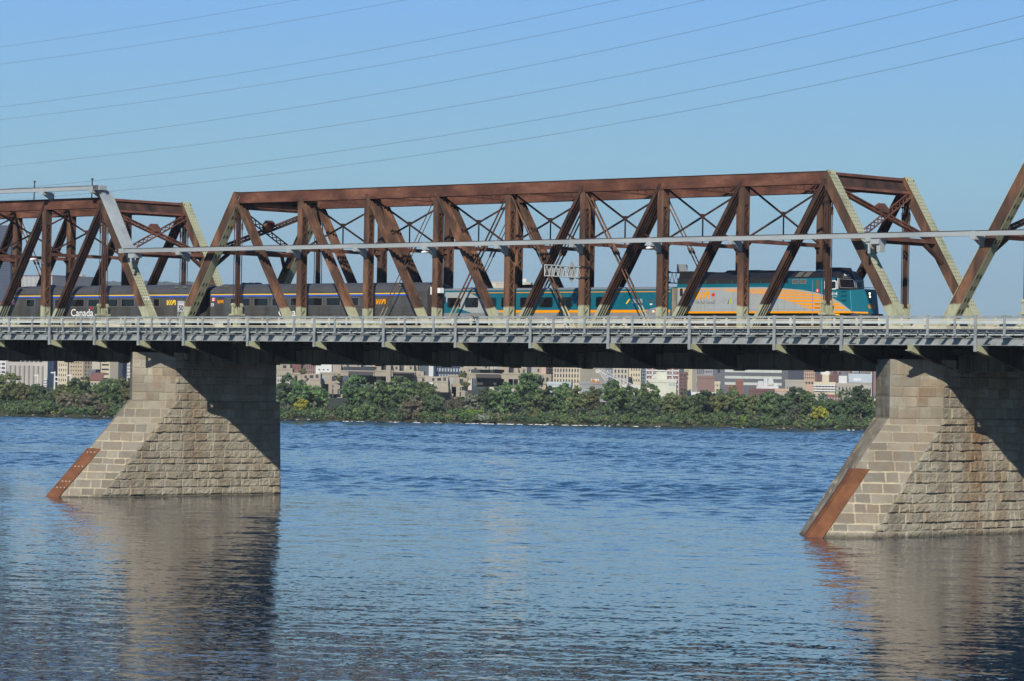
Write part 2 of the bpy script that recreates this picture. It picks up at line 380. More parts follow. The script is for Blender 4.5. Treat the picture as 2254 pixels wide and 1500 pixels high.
def bracket_far(mb, x):
    mb.prism([(x-0.02, TW+0.2, 11.2), (x-0.02, TW+5.55, 12.5), (x-0.02, TW+5.55, 12.84), (x-0.02, TW+0.2, 12.84)], (0.04, 0, 0))
    mb.beam((x, TW+0.2, 11.2), (x, TW+5.6, 12.49), 0.36, 0.05, side=(1, 0, 0))
for x in BR:
    part('cantilever_bracket', lambda mb: bracket(mb, x), [MT['green_steel'], MT['under']]); part('cantilever_bracket', lambda mb: bracket_far(mb, x), MT['under'])
sL = copy_tree(span); sL.location.x = -PITCH; sL['label'] = 'rusty truss span at the left photo edge, grey duct raised over its top chord'
sR = copy_tree(span); sR.location.x = PITCH; sR['label'] = 'truss span entering at the right edge, only its sloping end post in view'

# ------------------------------------------------------------------ roadway, walkway, railings
XR0, XR1 = -88.0, 150.0
rd = empty('road_deck', (0, 0, 0), 0, 'grey steel roadway hung outside the near truss', 'road', kind='structure')
def deckmesh(mb, s):                       # s=-1 near side, +1 far side
    f = lambda y: y if s < 0 else TW-y
    def bx(x0, x1, y0, y1, z0, z1): a, b = sorted((f(y0), f(y1))); mb.box(x0, x1, a, b, z0, z1)
    mb.mi = 0; bx(XR0, XR1, -4.62, -0.75, 13.36, 13.58)
    mb.mi = 1; bx(XR0, XR1, -4.6, -0.8, 13.584, 13.60)
    mb.mi = 2
    for y in (-3.9, -2.9, -1.9, -0.9): bx(XR0, XR1, y-0.08, y+0.08, 12.86, 13.355)
    mb.mi = 0
for s in (-1, 1):
    mb = MB(); deckmesh(mb, s); mb.build('deck_slab', [MT['concrete'], MT['asphalt'], MT['under']], rd)
mb = MB()
for yf in (-4.90, TW+4.90):
    s = 1 if yf < 0 else -1
    mb.box(XR0, XR1, yf, yf+s*0.05, 12.87, 13.30); mb.box(XR0, XR1, yf-s*0.10, yf+s*0.15, 12.83, 12.87); mb.box(XR0, XR1, yf-s*0.06, yf+s*0.15, 13.30, 13.335)
mb.build('fascia_beam', MT['galv'], rd)
mb = MB()                                  # railway floor between the trusses
mb.box(XR0, XR1, -0.45, TW+0.45, 13.0, 13.3); mb.box(XR0, XR1, 0.5, TW-0.5, 13.304, 13.42); mb.box(XR0, XR1, 0.42, 0.62, 13.42, 13.78)
mb.build('track_floor', MT['under'], rd)
mb = MB(); mb.box(XR0, XR1, TW-0.62, TW-0.4, 13.3, 14.22); mb.build('track_curb', MT['rust_red'], rd)
mb = MB(); mb.box(XR0, XR1, TW+1.2, TW+1.4, 13.58, 14.62); mb.build('parapet', MT['cream'], rd)
tk = empty('railway_track', (0, 0, 0), 0, 'double railway track running between the trusses', 'railway track', kind='structure')
for yc in (2.55, 6.6):
    for e in (-0.7175, 0.7175):
        mb = MB(); mb.prism([(XR0, yc+e-0.07, 13.55), (XR0, yc+e+0.07, 13.55), (XR0, yc+e+0.02, 13.58), (XR0, yc+e+0.035, 13.75), (XR0, yc+e-0.035, 13.75), (XR0, yc+e-0.02, 13.58)], (XR1-XR0, 0, 0)); mb.build('rail', MT['rust_dark'], tk)
    mb = MB(); x = XR0
    while x < XR1: mb.box(x, x+0.24, yc-1.35, yc+1.35, 13.42, 13.55); x += 0.6
    o = mb.build('sleepers', MT['under'], tk); o['kind'] = 'stuff'

def railing_set(x0, x1, talls, posts, outr, root):
    mb = MB()
    mb.mi = 0; mb.box(x0, x1, -5.62, -5.54, 14.63, 14.78); root_parts = []
    mb.build('top_rail', [MT['galv']], root)
    mb = MB(); mb.box(x0, x1, -5.62, -5.55, 14.26, 14.43); mb.build('middle_rail', [MT['galv_pale']], root)
    mb = MB(); mb.box(x0, x1, -5.60, -5.54, 13.99, 14.075); mb.box(x0, x1, -5.60, -5.54, 13.90, 13.945); mb.build('lower_rail', [MT['cream']], root)
    mb = MB(); mb.box(x0, x1, -5.15, -5.05, 13.51, 13.60); mb.build('toe_beam', [MT['galv_pale']], root)
    mb = MB()                               # walkway grating: bearer plates with a toothed edge
    mb.box(x0, x1, -5.06, -4.66, 13.645, 13.67); mb.box(x0, x1, -4.82, -4.78, 13.67, 13.97)
    x = x0
    while x < x1: mb.box(x, x+0.06, -5.10, -5.02, 13.602, 13.642); x += 0.16
    x = x0+0.4
    while x < x1: mb.box(x, x+0.05, -5.04, -4.66, 13.54, 13.642); mb.prism([(x, -5.40, 13.60), (x, -5.34, 13.60), (x, -4.83, 13.90), (x, -4.83, 13.95)], (0.03, 0, 0)); x += 0.76
    mb.build('walkway_grating', [MT['galv']], root)
    for x in talls:
        mb = MB(); mb.box(x-0.11, x+0.11, -5.70, -5.63, 12.42, 14.79); mb.box(x-0.11, x-0.07, -5.63, -5.45, 12.5, 14.74); mb.box(x-0.14, x+0.14, -5.71, -5.6, 14.785, 14.82)
        mb.box(x+0.16, x+0.72, -5.0, -4.915, 12.95, 13.28)
        mb.build('tall_post', MT['galv'], root)
    for x in posts:
        mb = MB(); mb.box(x-0.09, x+0.09, -5.69, -5.63, 13.48, 14.79); mb.box(x-0.09, x-0.055, -5.63, -5.45, 13.5, 14.74); mb.box(x-0.12, x+0.12, -5.70, -5.6, 14.785, 14.815)
        mb.box(x-0.24, x+0.10, -5.62, -4.78, 13.42, 13.50)
        mb.box(x-0.03, x+0.03, -5.6, -4.80, 13.34, 13.45); mb.box(x-0.28, x+0.16, -5.62, -4.75, 13.34, 13.38)
        mb.build('post', MT['galv'], root)
    for x in outr:
        mb = MB(); mb.prism([(x-0.02, -5.52, 13.34), (x-0.02, -5.52, 13.42), (x-0.02, -5.0, 13.50), (x-0.02, -4.8, 13.5), (x-0.02, -4.8, 13.34)], (0.04, 0, 0))
        mb.box(x-0.13, x+0.13, -5.55, -4.78, 13.34, 13.375); mb.box(x-0.02, x+0.02, -5.52, -5.46, 13.34, 13.51)
        mb.prism([(x+0.01, -5.50, 13.672), (x+0.01, -5.50, 13.86), (x+0.01, -4.9, 13.70)], (0.03, 0, 0))
        mb.build('outrigger', MT['galv'], root)
def per_span(x0):
    t = sorted(x0+b for b in BR); ps = []; og = []
    t2 = t+[x0+PITCH-5.72]
    for a, b in zip(t2[:-1], t2[1:]):
        d = b-a; ps += [a+0.3*d, a+0.7*d]
        og += [a+d*f for f in ((0.1, 0.5, 0.9) if d > 7 else (0.12, 0.5, 0.88))]
    return t, ps, og
def fence_labels(x0, label, xa, xb):
    t, ps, og = per_span(x0)
    r = empty('guard_railing', (0, 0, 0), 0, label, 'railing', 'railing lengths along the roadway edge')
    railing_set(xa, xb, [x for x in t if xa < x < xb], [x for x in ps if xa < x < xb], [x for x in og if xa < x < xb], r); return r
fence_labels(-PITCH, 'grey steel railing along the road left of the speed sign, left of the left pier', -48, -6.9)
fence_labels(0, 'grey steel railing along the road edge in front of the train, between the piers', -6.9, 72.15)
fence_labels(PITCH, 'grey steel railing along the road right of the brown tall post above the right pier', 72.15, 120)
# crash barrier on the truss side of the road: cream rails
cb = empty('crash_barrier', (0, 0, 0), 0, 'cream steel crash barrier with several rails behind the outer grey railing', 'crash barrier')
mb = MB()
for z0, z1 in ((14.53, 14.585), (14.42, 14.50)): mb.box(-60, 130, -4.58, -4.50, z0, z1)
mb.build('rail', MT['cream'], cb)
x = -30.0
while x < 95:
    mb = MB(); mb.box(x-0.07, x+0.07, -4.66, -4.585, 13.6, 14.66); mb.build('post', MT['cream'], cb); x += 1.9

# ------------------------------------------------------------------ grey cable duct with saddles
dk = empty('cable_duct', (0, 0, 0), 0, 'long grey sheet metal duct fixed across the truss posts, stepping up at the left span', 'cable duct')
YD = -1.3
def duct(a, b, name='duct_section'):
    mb = MB(); a, b = Vector(a), Vector(b); mb.beam(a, b, 0.34, 0.34); d = (b-a).normalized(); n = Vector((0, 1, 0)).cross(d); n = n if n.z > 0 else -n
    mb.mi = 0 if 'riser' in name else 1; mb.beam(a+n*0.185, b+n*0.185, 0.42, 0.03); mb.build(name, [MT['duct'], MT['rust_dark']], dk)
def saddle(x, z, y0=-0.3):
    mb = MB(); mb.box(x-0.22, x+0.22, -1.56, y0, z-0.42, z-0.175); mb.box(x-0.20, x+0.20, -1.5, -1.473, z-0.42, z+0.20)
    mb.prism([(x-0.16, -1.2, z-0.42), (x-0.16, y0, z-0.42), (x-0.16, y0, z-0.95)], (0.32, 0, 0)); mb.build('saddle', MT['duct'], dk)
joints = [-12.6, -6.0, 0.9+0.0]+[k*P for k in range(1, 8)]+[65.5, 74.6, 82, 90, 98]
zz = 20.44
js = [-12.6, -5.7]+[k*P for k in range(1, 8)]+[65.4, 74.2, 84, 95]
for a, b in zip(js[:-1], js[1:]): duct((a+0.01, YD, zz), (b-0.01, YD, zz))
for x in js[1:]: saddle(x, zz, -0.27)
ZU = 25.86
hipL = -2*P-GAP                                    # right hip of the left span
duct((-12.95, -0.85, zz+0.05), (hipL+0.30, -0.85, ZU+0.05), 'duct_riser')
for (xa, za, xb_) in ((-12.95, zz, -12.6), (hipL+0.30, ZU, hipL+0.85)):
    mb = MB(); mb.box(min(xa, xb_)-0.25, max(xa, xb_)+0.2, -1.47, -0.66, za-0.19, za+0.19); mb.build('corner_box', MT['duct'], dk)
mb = MB()                                          # cover sheet lying on the sloping end post
dd = Vector((hipL-(-P-GAP), 0, ZT-ZB)).normalized(); nn = Vector((0, 1, 0)).cross(dd); nn = nn if nn.z > 0 else -nn
pa = Vector((-P-GAP, -0.2, ZB))+dd*9.4+nn*0.92; pb = Vector((-P-GAP, -0.2, ZB))+dd*15.0+nn*0.92
mb.beam(pa, pb, 1.05, 0.05)
for i in range(5): q = pa.lerp(pb, i/4.0); mb.beam(q-dd*0.02, q+dd*0.02, 1.06, 0.075)
mb.beam(pa+nn*0.04, pa-dd*0.5+nn*0.35, 1.2, 0.05)
mb.build('cover_sheet', MT['duct'], dk)
ux = [hipL+0.85, hipL-P+1.0, hipL-2*P+1, hipL-3*P, hipL-4*P]
for a, b in zip(ux[:-1], ux[1:]): duct((b+0.01, YD, ZU), (a-0.01, YD, ZU)); saddle(b, ZU, -0.2)
saddle(ux[0]-0.9, ZU, -0.2)
mb = MB()                                          # hanging inspection box under the low end of the riser
mb.box(-12.0, -11.2, -1.45, -0.6, 19.85, 20.2); mb.box(-11.7, -11.55, -1.5, -1.4, 19.2, 19.85); mb.build('junction_box', MT['duct'], dk)
mb = MB(); mb.box(65.2, 66.3, -1.45, -0.6, 19.85, 20.2); mb.box(65.4, 65.55, -1.5, -1.4, 19.2, 19.85); mb.box(66.0, 66.3, -1.3, -0.7, 19.3, 19.85); mb.build('junction_box', MT['duct'], dk)
for x in (-18.3, -26.0):                           # short rusty stanchions on the top chord
    mb = MB(); mb.tube([(x, -0.2, ZT+0.4), (x+0.05, -0.2, ZT+1.95)], 0.05, 6); mb.tube([(x+0.05, -0.2, ZT+1.95), (x+0.05, -0.2, ZT+2.1)], 0.09, 6)
    tag(mb.build('wire_stanchion', MT['rust_dark']), 'thin rusty stanchion on the left span top chord, ' + ('the one nearer the sloping duct' if x > -20 else 'the one nearer the photo edge'), 'stanchion', 'stanchions on the top chord')

# ------------------------------------------------------------------ street lamps on the posts
def lamp(x, label):
    r = empty('street_lamp', (x, -0.3, 19.5), 0, label, 'street lamp', 'lamps fixed to the truss posts')
    mb = MB(); mb.tube([(0, 0, 0), (0, -0.5, 0.28), (0, -1.0, 0.36)], 0.035, 6); mb.build('arm', MT['galv'], r)
    mb = MB(); mb.loft([[(0+math.cos(t)*w, y, z+math.sin(t)*h) for t in [i*math.pi/4 for i in range(8)]] for y, w, h, z in ((-0.75, 0.06, 0.05, 0.36), (-0.95, 0.16, 0.09, 0.38), (-1.3, 0.19, 0.11, 0.36), (-1.5, 0.08, 0.05, 0.34))]); mb.build('lamp_head', MT['white'], r, smooth=True)
    mb = MB(); mb.box(-0.32, 0.32, -0.02, 0.6, -0.06, 0.04); mb.box(-0.32, 0.32, -0.02, 0.6, 0.10, 0.16); mb.build('strap', MT['darkmetal'], r)
lamp(3*P, 'white street lamp head on the truss post left of the middle, above the white boxes')
lamp(6*P, 'white street lamp head on the truss post beside the rear of the locomotive')
lamp(hipL-P, 'white street lamp head on the left span post, above the stainless coach')

# ------------------------------------------------------------------ gantries, signs, boxes
def gantry(x, y0, y1, z0, z1, m, label, signs, sm):
    r = empty('sign_gantry', (x, y0, z0), 0, label, 'sign gantry')
    mb = MB()
    for z in (z0, z1): mb.tube([(x, y0, z), (x, y1, z)], 0.045, 8)
    n = 8; d = (y1-y0)/n
    for i in range(n):
        mb.tube([(x, y0+i*d, z0), (x, y0+(i+0.5)*d, z1)], 0.02, 6); mb.tube([(x, y0+(i+0.5)*d, z1), (x, y0+(i+1)*d, z0)], 0.02, 6)
    mb.tube([(x, y1, z0), (x, y1, z1)], 0.035, 6)
    mb.build('arm', m, r, origin=(x, y0, z0)).location = (0, 0, 0)
    for z in (z0, z1):
        mb = MB(); mb.box(x-0.42, x+0.42, y0-0.05 if y1 > y0 else y0-0.1, y0+(0.55 if y1 < y0 else 0.1), z-0.07, z+0.07)
        mb.build('clamp', MT['darkmetal'], r, origin=(x, y0, z0)).location = (0, 0, 0)
    for kind, yc, zc, w, h in signs:
        mb = MB()
        if kind == 'd': mb.prism([(x-0.14, yc-w, zc), (x-0.14, yc, zc+h), (x-0.14, yc+w, zc), (x-0.14, yc, zc-h)], (0.03, 0, 0))
        else: mb.box(x-0.16, x-0.12, yc-w, yc+w, zc-h, zc+h)
        mb.build('sign_panel', sm, r, origin=(x, y0, z0)).location = (0, 0, 0)
gantry(5*P-0.1, -0.3, -4.3, 17.80, 18.60, MT['galv_pale'], 'pale lattice sign arm on a truss post above the middle of the train', [('d', -1.15, 18.2, 0.62, 0.85), ('b', -2.35, 18.2, 0.42, 0.33), ('d', -3.35, 18.2, 0.55, 0.36)], MT['signback'])
gantry(5*P, TW+0.3, TW+4.2, 17.75, 18.55, MT['darkmetal'], 'dark lattice sign arm beyond the far truss, behind the locomotive rear', [('b', TW+2.4, 18.9, 0.62, 0.33)], MT['signback'])
def eqbox(name, x0, x1, y0, y1, z0, z1, m, label):
    cx, cy = (x0+x1)/2, (y0+y1)/2
    r = empty(name, (cx, cy, z0), 0, label, 'equipment box')
    mb = MB(); mb.box(x0-cx, x1-cx, y0-cy, y1-cy, 0, z1-z0); mb.build('cabinet', m, r, bevel=0.015)
    mb = MB(); mb.box(x0-cx-0.01, x1-cx+0.012, y0-cy-0.012, y1-cy+0.012, (z1-z0)*0.88, (z1-z0)*0.92); mb.build('lid_seam', m, r)
eqbox('equipment_box', 3*P+0.34, 3*P+0.62, -0.35, 0.1, 16.72, 17.12, MT['white'], 'white metal box strapped to the right side of a truss post before the teal coach')
eqbox('equipment_box', 3*P-0.45, 3*P-0.34, -0.32, -0.05, 16.6, 17.2, MT['white'], 'narrow white panel on the left side of the post with the white box')
eqbox('equipment_box', 3*P+0.1, 3*P+1.2, TW+0.3, TW+0.9, 17.1, 17.7, MT['black'], 'dark equipment box behind the far truss post above the teal coach')
sg = empty('speed_sign', (-1.25, -5.05, 13.6), 0, 'white 50 speed limit sign on two posts at the railing', 'road sign')
mb = MB()
for y in (-0.27, 0.27): mb.box(-0.03, 0.03, y-0.03, y+0.03, 0, 2.36)
mb.build('post', MT['galv'], sg)
mb = MB(); mb.box(0.031, 0.05, -0.36, 0.36, 1.58, 2.46); mb.build('sign_panel', MT['white'], sg)
mb = MB(); z = 13.6
for y0, y1, z0, z1 in ((-0.34, 0.34, 2.425, 2.44), (-0.34, 0.34, 1.60, 1.615), (-0.34, -0.325, 1.615, 2.425), (0.325, 0.34, 1.615, 2.425)): mb.box(0.0502, 0.053, y0, y1, z0, z1)
mb.build('border', MT['black'], sg)
def text(s, w, h, mat, parent, name, m4, shear=0.0, bold=0.0, align='C'):
    """flat lettering of the given width and height, placed by the matrix m4 (x right, y up)"""
    cu = bpy.data.curves.new(name, 'FONT'); cu.body = s; cu.extrude = 0.0; cu.offset = bold; cu.resolution_u = 3; cu.shear = shear
    to = bpy.data.objects.new(name, cu); COL.objects.link(to)
    dg = bpy.context.evaluated_depsgraph_get(); me = bpy.data.meshes.new_from_object(to.evaluated_get(dg)); bpy.data.objects.remove(to)
    co = np.empty(len(me.vertices)*3); me.vertices.foreach_get('co', co); co = co.reshape(-1, 3)
    lo, hi = co[:, :2].min(0), co[:, :2].max(0); co[:, 0] = (co[:, 0]-lo[0])/(hi[0]-lo[0])*w; co[:, 1] = (co[:, 1]-lo[1])/(hi[1]-lo[1])*h
    me.vertices.foreach_set('co', co.ravel()); me.transform(m4); me.materials.clear(); me.update()
    return link(name, me, mat, parent)
def face_x(x, y0, z0): return Matrix(((0, 0, 1, x), (1, 0, 0, y0), (0, 1, 0, z0), (0, 0, 0, 1)))       # seen from +X
def face_y(x0, y, z0): return Matrix(((1, 0, 0, x0), (0, 0, -1, y), (0, 1, 0, z0), (0, 0, 0, 1)))      # seen from -Y
text('50', 0.50, 0.46, MT['black'], sg, 'lettering', face_x(0.0535, -0.25, 1.66), bold=0.03)
text('MAXIMUM', 0.5, 0.09, MT['black'], sg, 'lettering', face_x(0.0535, -0.25, 2.26))
# white number painted on the left span's end post
dq = Vector((hipL-(-P-GAP), 0, ZT-ZB)).normalized(); nq = Vector((0, 1, 0)).cross(dq); nq = nq if nq.z > 0 else -nq
c0 = Vector((-P-GAP, 0, ZB))+dq*4.3+nq*0.43
mq = Matrix(((0, dq.x, nq.x, c0.x), (1, 0, 0, c0.y-0.3), (0, dq.z, nq.z, c0.z), (0, 0, 0, 1)))
ep = [c for c in sL.children if c.name.startswith('end_post')]
o = text('22', 0.6, 0.38, MT['white'], sL, 'painted_number', mq); o.location.x = PITCH
# pigeon passing the railing
pg = MB()
pg.loft([[(x, math.cos(t)*r, z+math.sin(t)*r) for t in [i*math.pi/4 for i in range(8)]] for x, r, z in ((-0.2, 0.01, 0.0), (-0.1, 0.035, 0.0), (0.0, 0.055, 0.0), (0.08, 0.045, 0.015), (0.12, 0.03, 0.03), (0.16, 0.028, 0.04), (0.19, 0.008, 0.035))])
pg.prism([(-0.17, -0.02, 0.0), (-0.3, -0.05, -0.01), (-0.3, 0.05, -0.01), (-0.17, 0.02, 0.0)], (0, 0, 0.01))
for s in (-1, 1): pg.prism([(0.06, s*0.04, 0.02), (0.03, s*0.2, 0.12), (-0.04, s*0.34, 0.19), (-0.09, s*0.2, 0.10), (-0.07, s*0.04, 0.01)], (0, 0, 0.012))
o = tag(pg.build('pigeon', MT['darkmetal']), 'grey pigeon flying past the top rails near the middle', 'bird'); o.location = (32.4, -6.0, 14.66); o.rotation_euler = (0.2, -0.5, 2.6)
# ------------------------------------------------------------------ stone piers
def stone_mat():
    m, nt, bs = new_mat('limestone_masonry')
    at = nd(nt, 'ShaderNodeAttribute', attribute_name='stone'); sx = nd(nt, 'ShaderNodeSeparateColor'); nt.links.new(at.outputs['Color'], sx.inputs[0])
    tint, mortar, stain = sx.outputs[0], sx.outputs[1], sx.outputs[2]
    at2 = nd(nt, 'ShaderNodeAttribute', attribute_name='patch'); s2 = nd(nt, 'ShaderNodeSeparateColor'); nt.links.new(at2.outputs['Color'], s2.inputs[0])
    c = ramp(nt, tint, [(0.0, (0.128,0.128,0.114)), (0.35, (0.225,0.220,0.188)), (0.7, (0.32,0.305,0.25)), (1.0, (0.44,0.41,0.325))])
    c = mixc(nt, math_(nt, 'MULTIPLY', ramp(nt, s2.outputs[2], [(0.45, (0,0,0)), (0.95, (1,1,1))]), 0.38), c, (0.25, 0.195, 0.13))
    n1 = noise(nt, 0.9, 5, 0.65); n2 = noise(nt, 9, 5, 0.7, stretch=(1, 1, 3.0)); n3 = noise(nt, 0.5, 4, 0.6, stretch=(1, 1, 0.15))
    c = mixc(nt, math_(nt, 'MULTIPLY', ramp(nt, n1, [(0.38, (0,0,0)), (0.70, (1,1,1))]), 0.42), c, (0.24, 0.175, 0.10))
    c = mixc(nt, math_(nt, 'MULTIPLY', ramp(nt, n2, [(0.45, (0,0,0)), (0.75, (1,1,1))]), 0.42), c, (0.12, 0.11, 0.088))
    c = mixc(nt, math_(nt, 'MULTIPLY', ramp(nt, n3, [(0.48, (0,0,0)), (0.75, (1,1,1))]), 0.55), c, (0.14, 0.105, 0.068))
    sf = math_(nt, 'MULTIPLY', stain, ramp(nt, noise(nt, 1.6, 5, 0.7, stretch=(1,1,0.4)), [(0.30, (0,0,0)), (0.65, (1,1,1))]), True)
    c = mixc(nt, sf, c, (0.20, 0.105, 0.045))
    mc = mixc(nt, s2.outputs[1], (0.24,0.215,0.165), (0.50,0.44,0.31))
    mortar = math_(nt, 'MULTIPLY', mortar, ramp(nt, noise(nt, 1.3, 4, 0.65), [(0.34, (0.35,0.35,0.35)), (0.54, (1,1,1))]))
    c = mixc(nt, mortar, c, mc)
    gp = nd(nt, 'ShaderNodeNewGeometry').outputs['Position']; gz = nd(nt, 'ShaderNodeSeparateXYZ'); nt.links.new(gp, gz.inputs[0])
    wet = ramp(nt, math_(nt, 'SUBTRACT', 0.55, math_(nt, 'ADD', gz.outputs[2], math_(nt, 'MULTIPLY', noise(nt, 1.5, 3), 0.5))), [(0.0, (0,0,0)), (0.25, (1,1,1))])
    c = mixc(nt, math_(nt, 'MULTIPLY', wet, 0.75), c, (0.05, 0.047, 0.033))
    pf = math_(nt, 'MULTIPLY', s2.outputs[0], ramp(nt, noise(nt, 1.1, 4, 0.6), [(0.3, (0.2,0.2,0.2)), (0.6, (1,1,1))]), True)
    c = mixc(nt, pf, c, (0.58, 0.49, 0.34))
    nt.links.new(c, bs.inputs['Base Color']); bs.inputs['Roughness'].default_value = 0.92; bs.inputs['Specular IOR Level'].default_value = 0.2
    bump(nt, bs, noise(nt, 14, 6, 0.7), 0.5, 0.03)
    return m
MT['stone'] = stone_mat()
def vnoise(x, y, seed):
    """smooth 2-D value noise on arrays"""
    rs = np.random.RandomState(seed); T = rs.rand(64, 64)
    xi, yi = np.floor(x).astype(int), np.floor(y).astype(int); fx, fy = x-xi, y-yi; fx, fy = fx*fx*(3-2*fx), fy*fy*(3-2*fy)
    g = lambda a, b: T[a % 64, b % 64]
    return (g(xi, yi)*(1-fx)+g(xi+1, yi)*fx)*(1-fy)+(g(xi, yi+1)*(1-fx)+g(xi+1, yi+1)*fx)*fy
def fbm(x, y, seed, o=4):
    s = 0; a = 0.5
    for i in range(o): s = s+a*vnoise(x*2**i+i*7.3, y*2**i+i*3.1, seed+i); a *= 0.5
    return s
class Masonry:
    def __init__(s, seed): s.rs = np.random.RandomState(seed); s.seed = seed; s.V = []; s.F = []; s.C = []; s.Q = []; s.n = 0
    def courses(s, z0, z1, hmin, hmax):
        z = [z0]
        while z[-1] < z1-0.3: z.append(z[-1]+s.rs.uniform(hmin, hmax))
        z[-1] = z1; return np.array(z)
    def face(s, A, Bf, z0, z1, nrm, step, cz, lmin, lmax, joint, bulge, rough, stain=None, patch=None, mort=0.0, tint=(0.35, 0.3)):
        """A(z), Bf(z): end points of the row at height z; heights are displaced along nrm"""
        nz = max(2, int((z1-z0)/step)); zs = np.linspace(z0, z1, nz)
        a = np.array([A(z) for z in zs]); b = np.array([Bf(z) for z in zs])
        wid = np.linalg.norm(b-a, axis=1).max(); nu = max(2, int(wid/step)); t = np.linspace(0, 1, nu)
        Pn = a[:, None, :]*(1-t[None, :, None])+b[:, None, :]*t[None, :, None]
        # in-face coordinate measured from the B end so joints stay vertical
        dirn = (b[0]-a[0]); dirn[2] = 0; dirn /= np.linalg.norm(dirn)
        U = (Pn-np.array(b[0]))@dirn; Z = Pn[..., 2]
        wob = 0.07*(fbm(U*0.9, Z*0.9, s.seed+5)-0.5); Zw = Z+wob
        ci = np.clip(np.searchsorted(cz, Zw)-1, 0, len(cz)-2)
        dz = np.minimum(Zw-cz[ci], cz[ci+1]-Zw)
        du = np.zeros_like(U); bt = np.zeros_like(U); bh = np.zeros_like(U)
        for c in range(len(cz)-1):
            e = [-40+s.rs.uniform(0, 1)]
            while e[-1] < 40: e.append(e[-1]+s.rs.uniform(lmin, lmax))
            e = np.array(e); mk = ci == c
            if not mk.any(): s.rs.rand(2*len(e)); continue
            k = np.clip(np.searchsorted(e, U[mk])-1, 0, len(e)-2)
            du[mk] = np.minimum(U[mk]-e[k], e[k+1]-U[mk])
            r1, r2 = s.rs.rand(len(e)), s.rs.rand(len(e)); bt[mk] = r1[k]; bh[mk] = r2[k]
        d = np.minimum(du, dz)
        jn = joint*(0.35+1.3*fbm(U*1.5, Z*1.5, s.seed+9))
        e = np.clip((d-jn*0.5)/0.06, 0, 1); e = e*e*(3-2*e)
        n1 = fbm(U*2.2+bt*37, Z*3.4+bh*19, s.seed+1); n2 = fbm(U*7, Z*14, s.seed+2)
        tilt = (bh-0.5)*0.10*np.sin(bt*6.28)
        low = np.clip(1-(Zw-cz[ci])/(cz[ci+1]-cz[ci]), 0, 1)
        h = e*(bulge*(0.15+1.3*bh*bh)+rough*(n1-0.42)*1.9*(0.5+low)+rough*0.6*(n2-0.5)+bulge*0.5*low*bh)-(1-e)*0.02
        # the lowest part of a rock face juts out most and throws a ragged shadow
        tw = t[None, :]*np.linalg.norm(b-a, axis=1)[:, None]; ee = np.minimum(tw, np.linalg.norm(b-a, axis=1)[:, None]-tw); h = h*np.clip(ee/0.22, 0, 1)
        Pn = Pn+np.array(nrm)[None, None, :]*h[..., None]
        col = np.zeros(Pn.shape[:2]+(4,)); col[..., 3] = 1
        col[..., 0] = np.clip(tint[0]+tint[1]*(bt-0.3)+0.25*(n1-0.5), 0, 1); col[..., 1] = 1-np.clip((d-jn*0.5)/0.02, 0, 1)
        col[..., 2] = np.clip(stain(U, Z, Pn), 0, 1) if stain else 0
        q = np.zeros_like(col); q[..., 3] = 1
        q[..., 0] = np.clip(patch(U, Z, Pn), 0, 1) if patch else 0; q[..., 2] = bh; q[..., 1] = mort if not callable(mort) else np.clip(mort(U, Z, Pn), 0, 1)
        idx = s.n+np.arange(nz*nu).reshape(nz, nu)
        f = np.stack([idx[:-1, :-1], idx[:-1, 1:], idx[1:, 1:], idx[1:, :-1]], -1).reshape(-1, 4)
        s.V.append(Pn.reshape(-1, 3)); s.F.append(f); s.C.append(col.reshape(-1, 4)); s.Q.append(q.reshape(-1, 4)); s.n += nz*nu
    def flat(s, pts, tint=0.4):
        p = np.array(pts, float); c = np.tile([tint, 0, 0, 1], (len(p), 1)); q = np.tile([0., 0, 0, 1], (len(p), 1))
        s.V.append(p); s.F.append(np.array([list(range(s.n, s.n+len(p)))])); s.C.append(c); s.Q.append(q); s.n += len(p)
    def build(s, name, parent):
        V = np.concatenate(s.V); F = [list(map(int, f)) for a in s.F for f in a]
        me = bpy.data.meshes.new(name); me.from_pydata([tuple(v) for v in V], [], F)
        for nm, arr in (('stone', np.concatenate(s.C)), ('patch', np.concatenate(s.Q))):
            at = me.color_attributes.new(nm, 'FLOAT_COLOR', 'POINT'); at.data.foreach_set('color', arr.astype(np.float32).ravel())
        me.polygons.foreach_set('use_smooth', [False]*len(me.polygons)); me.update()
        return link(name, me, MT['stone'], parent)
ZL, ZP = 7.9, 11.9
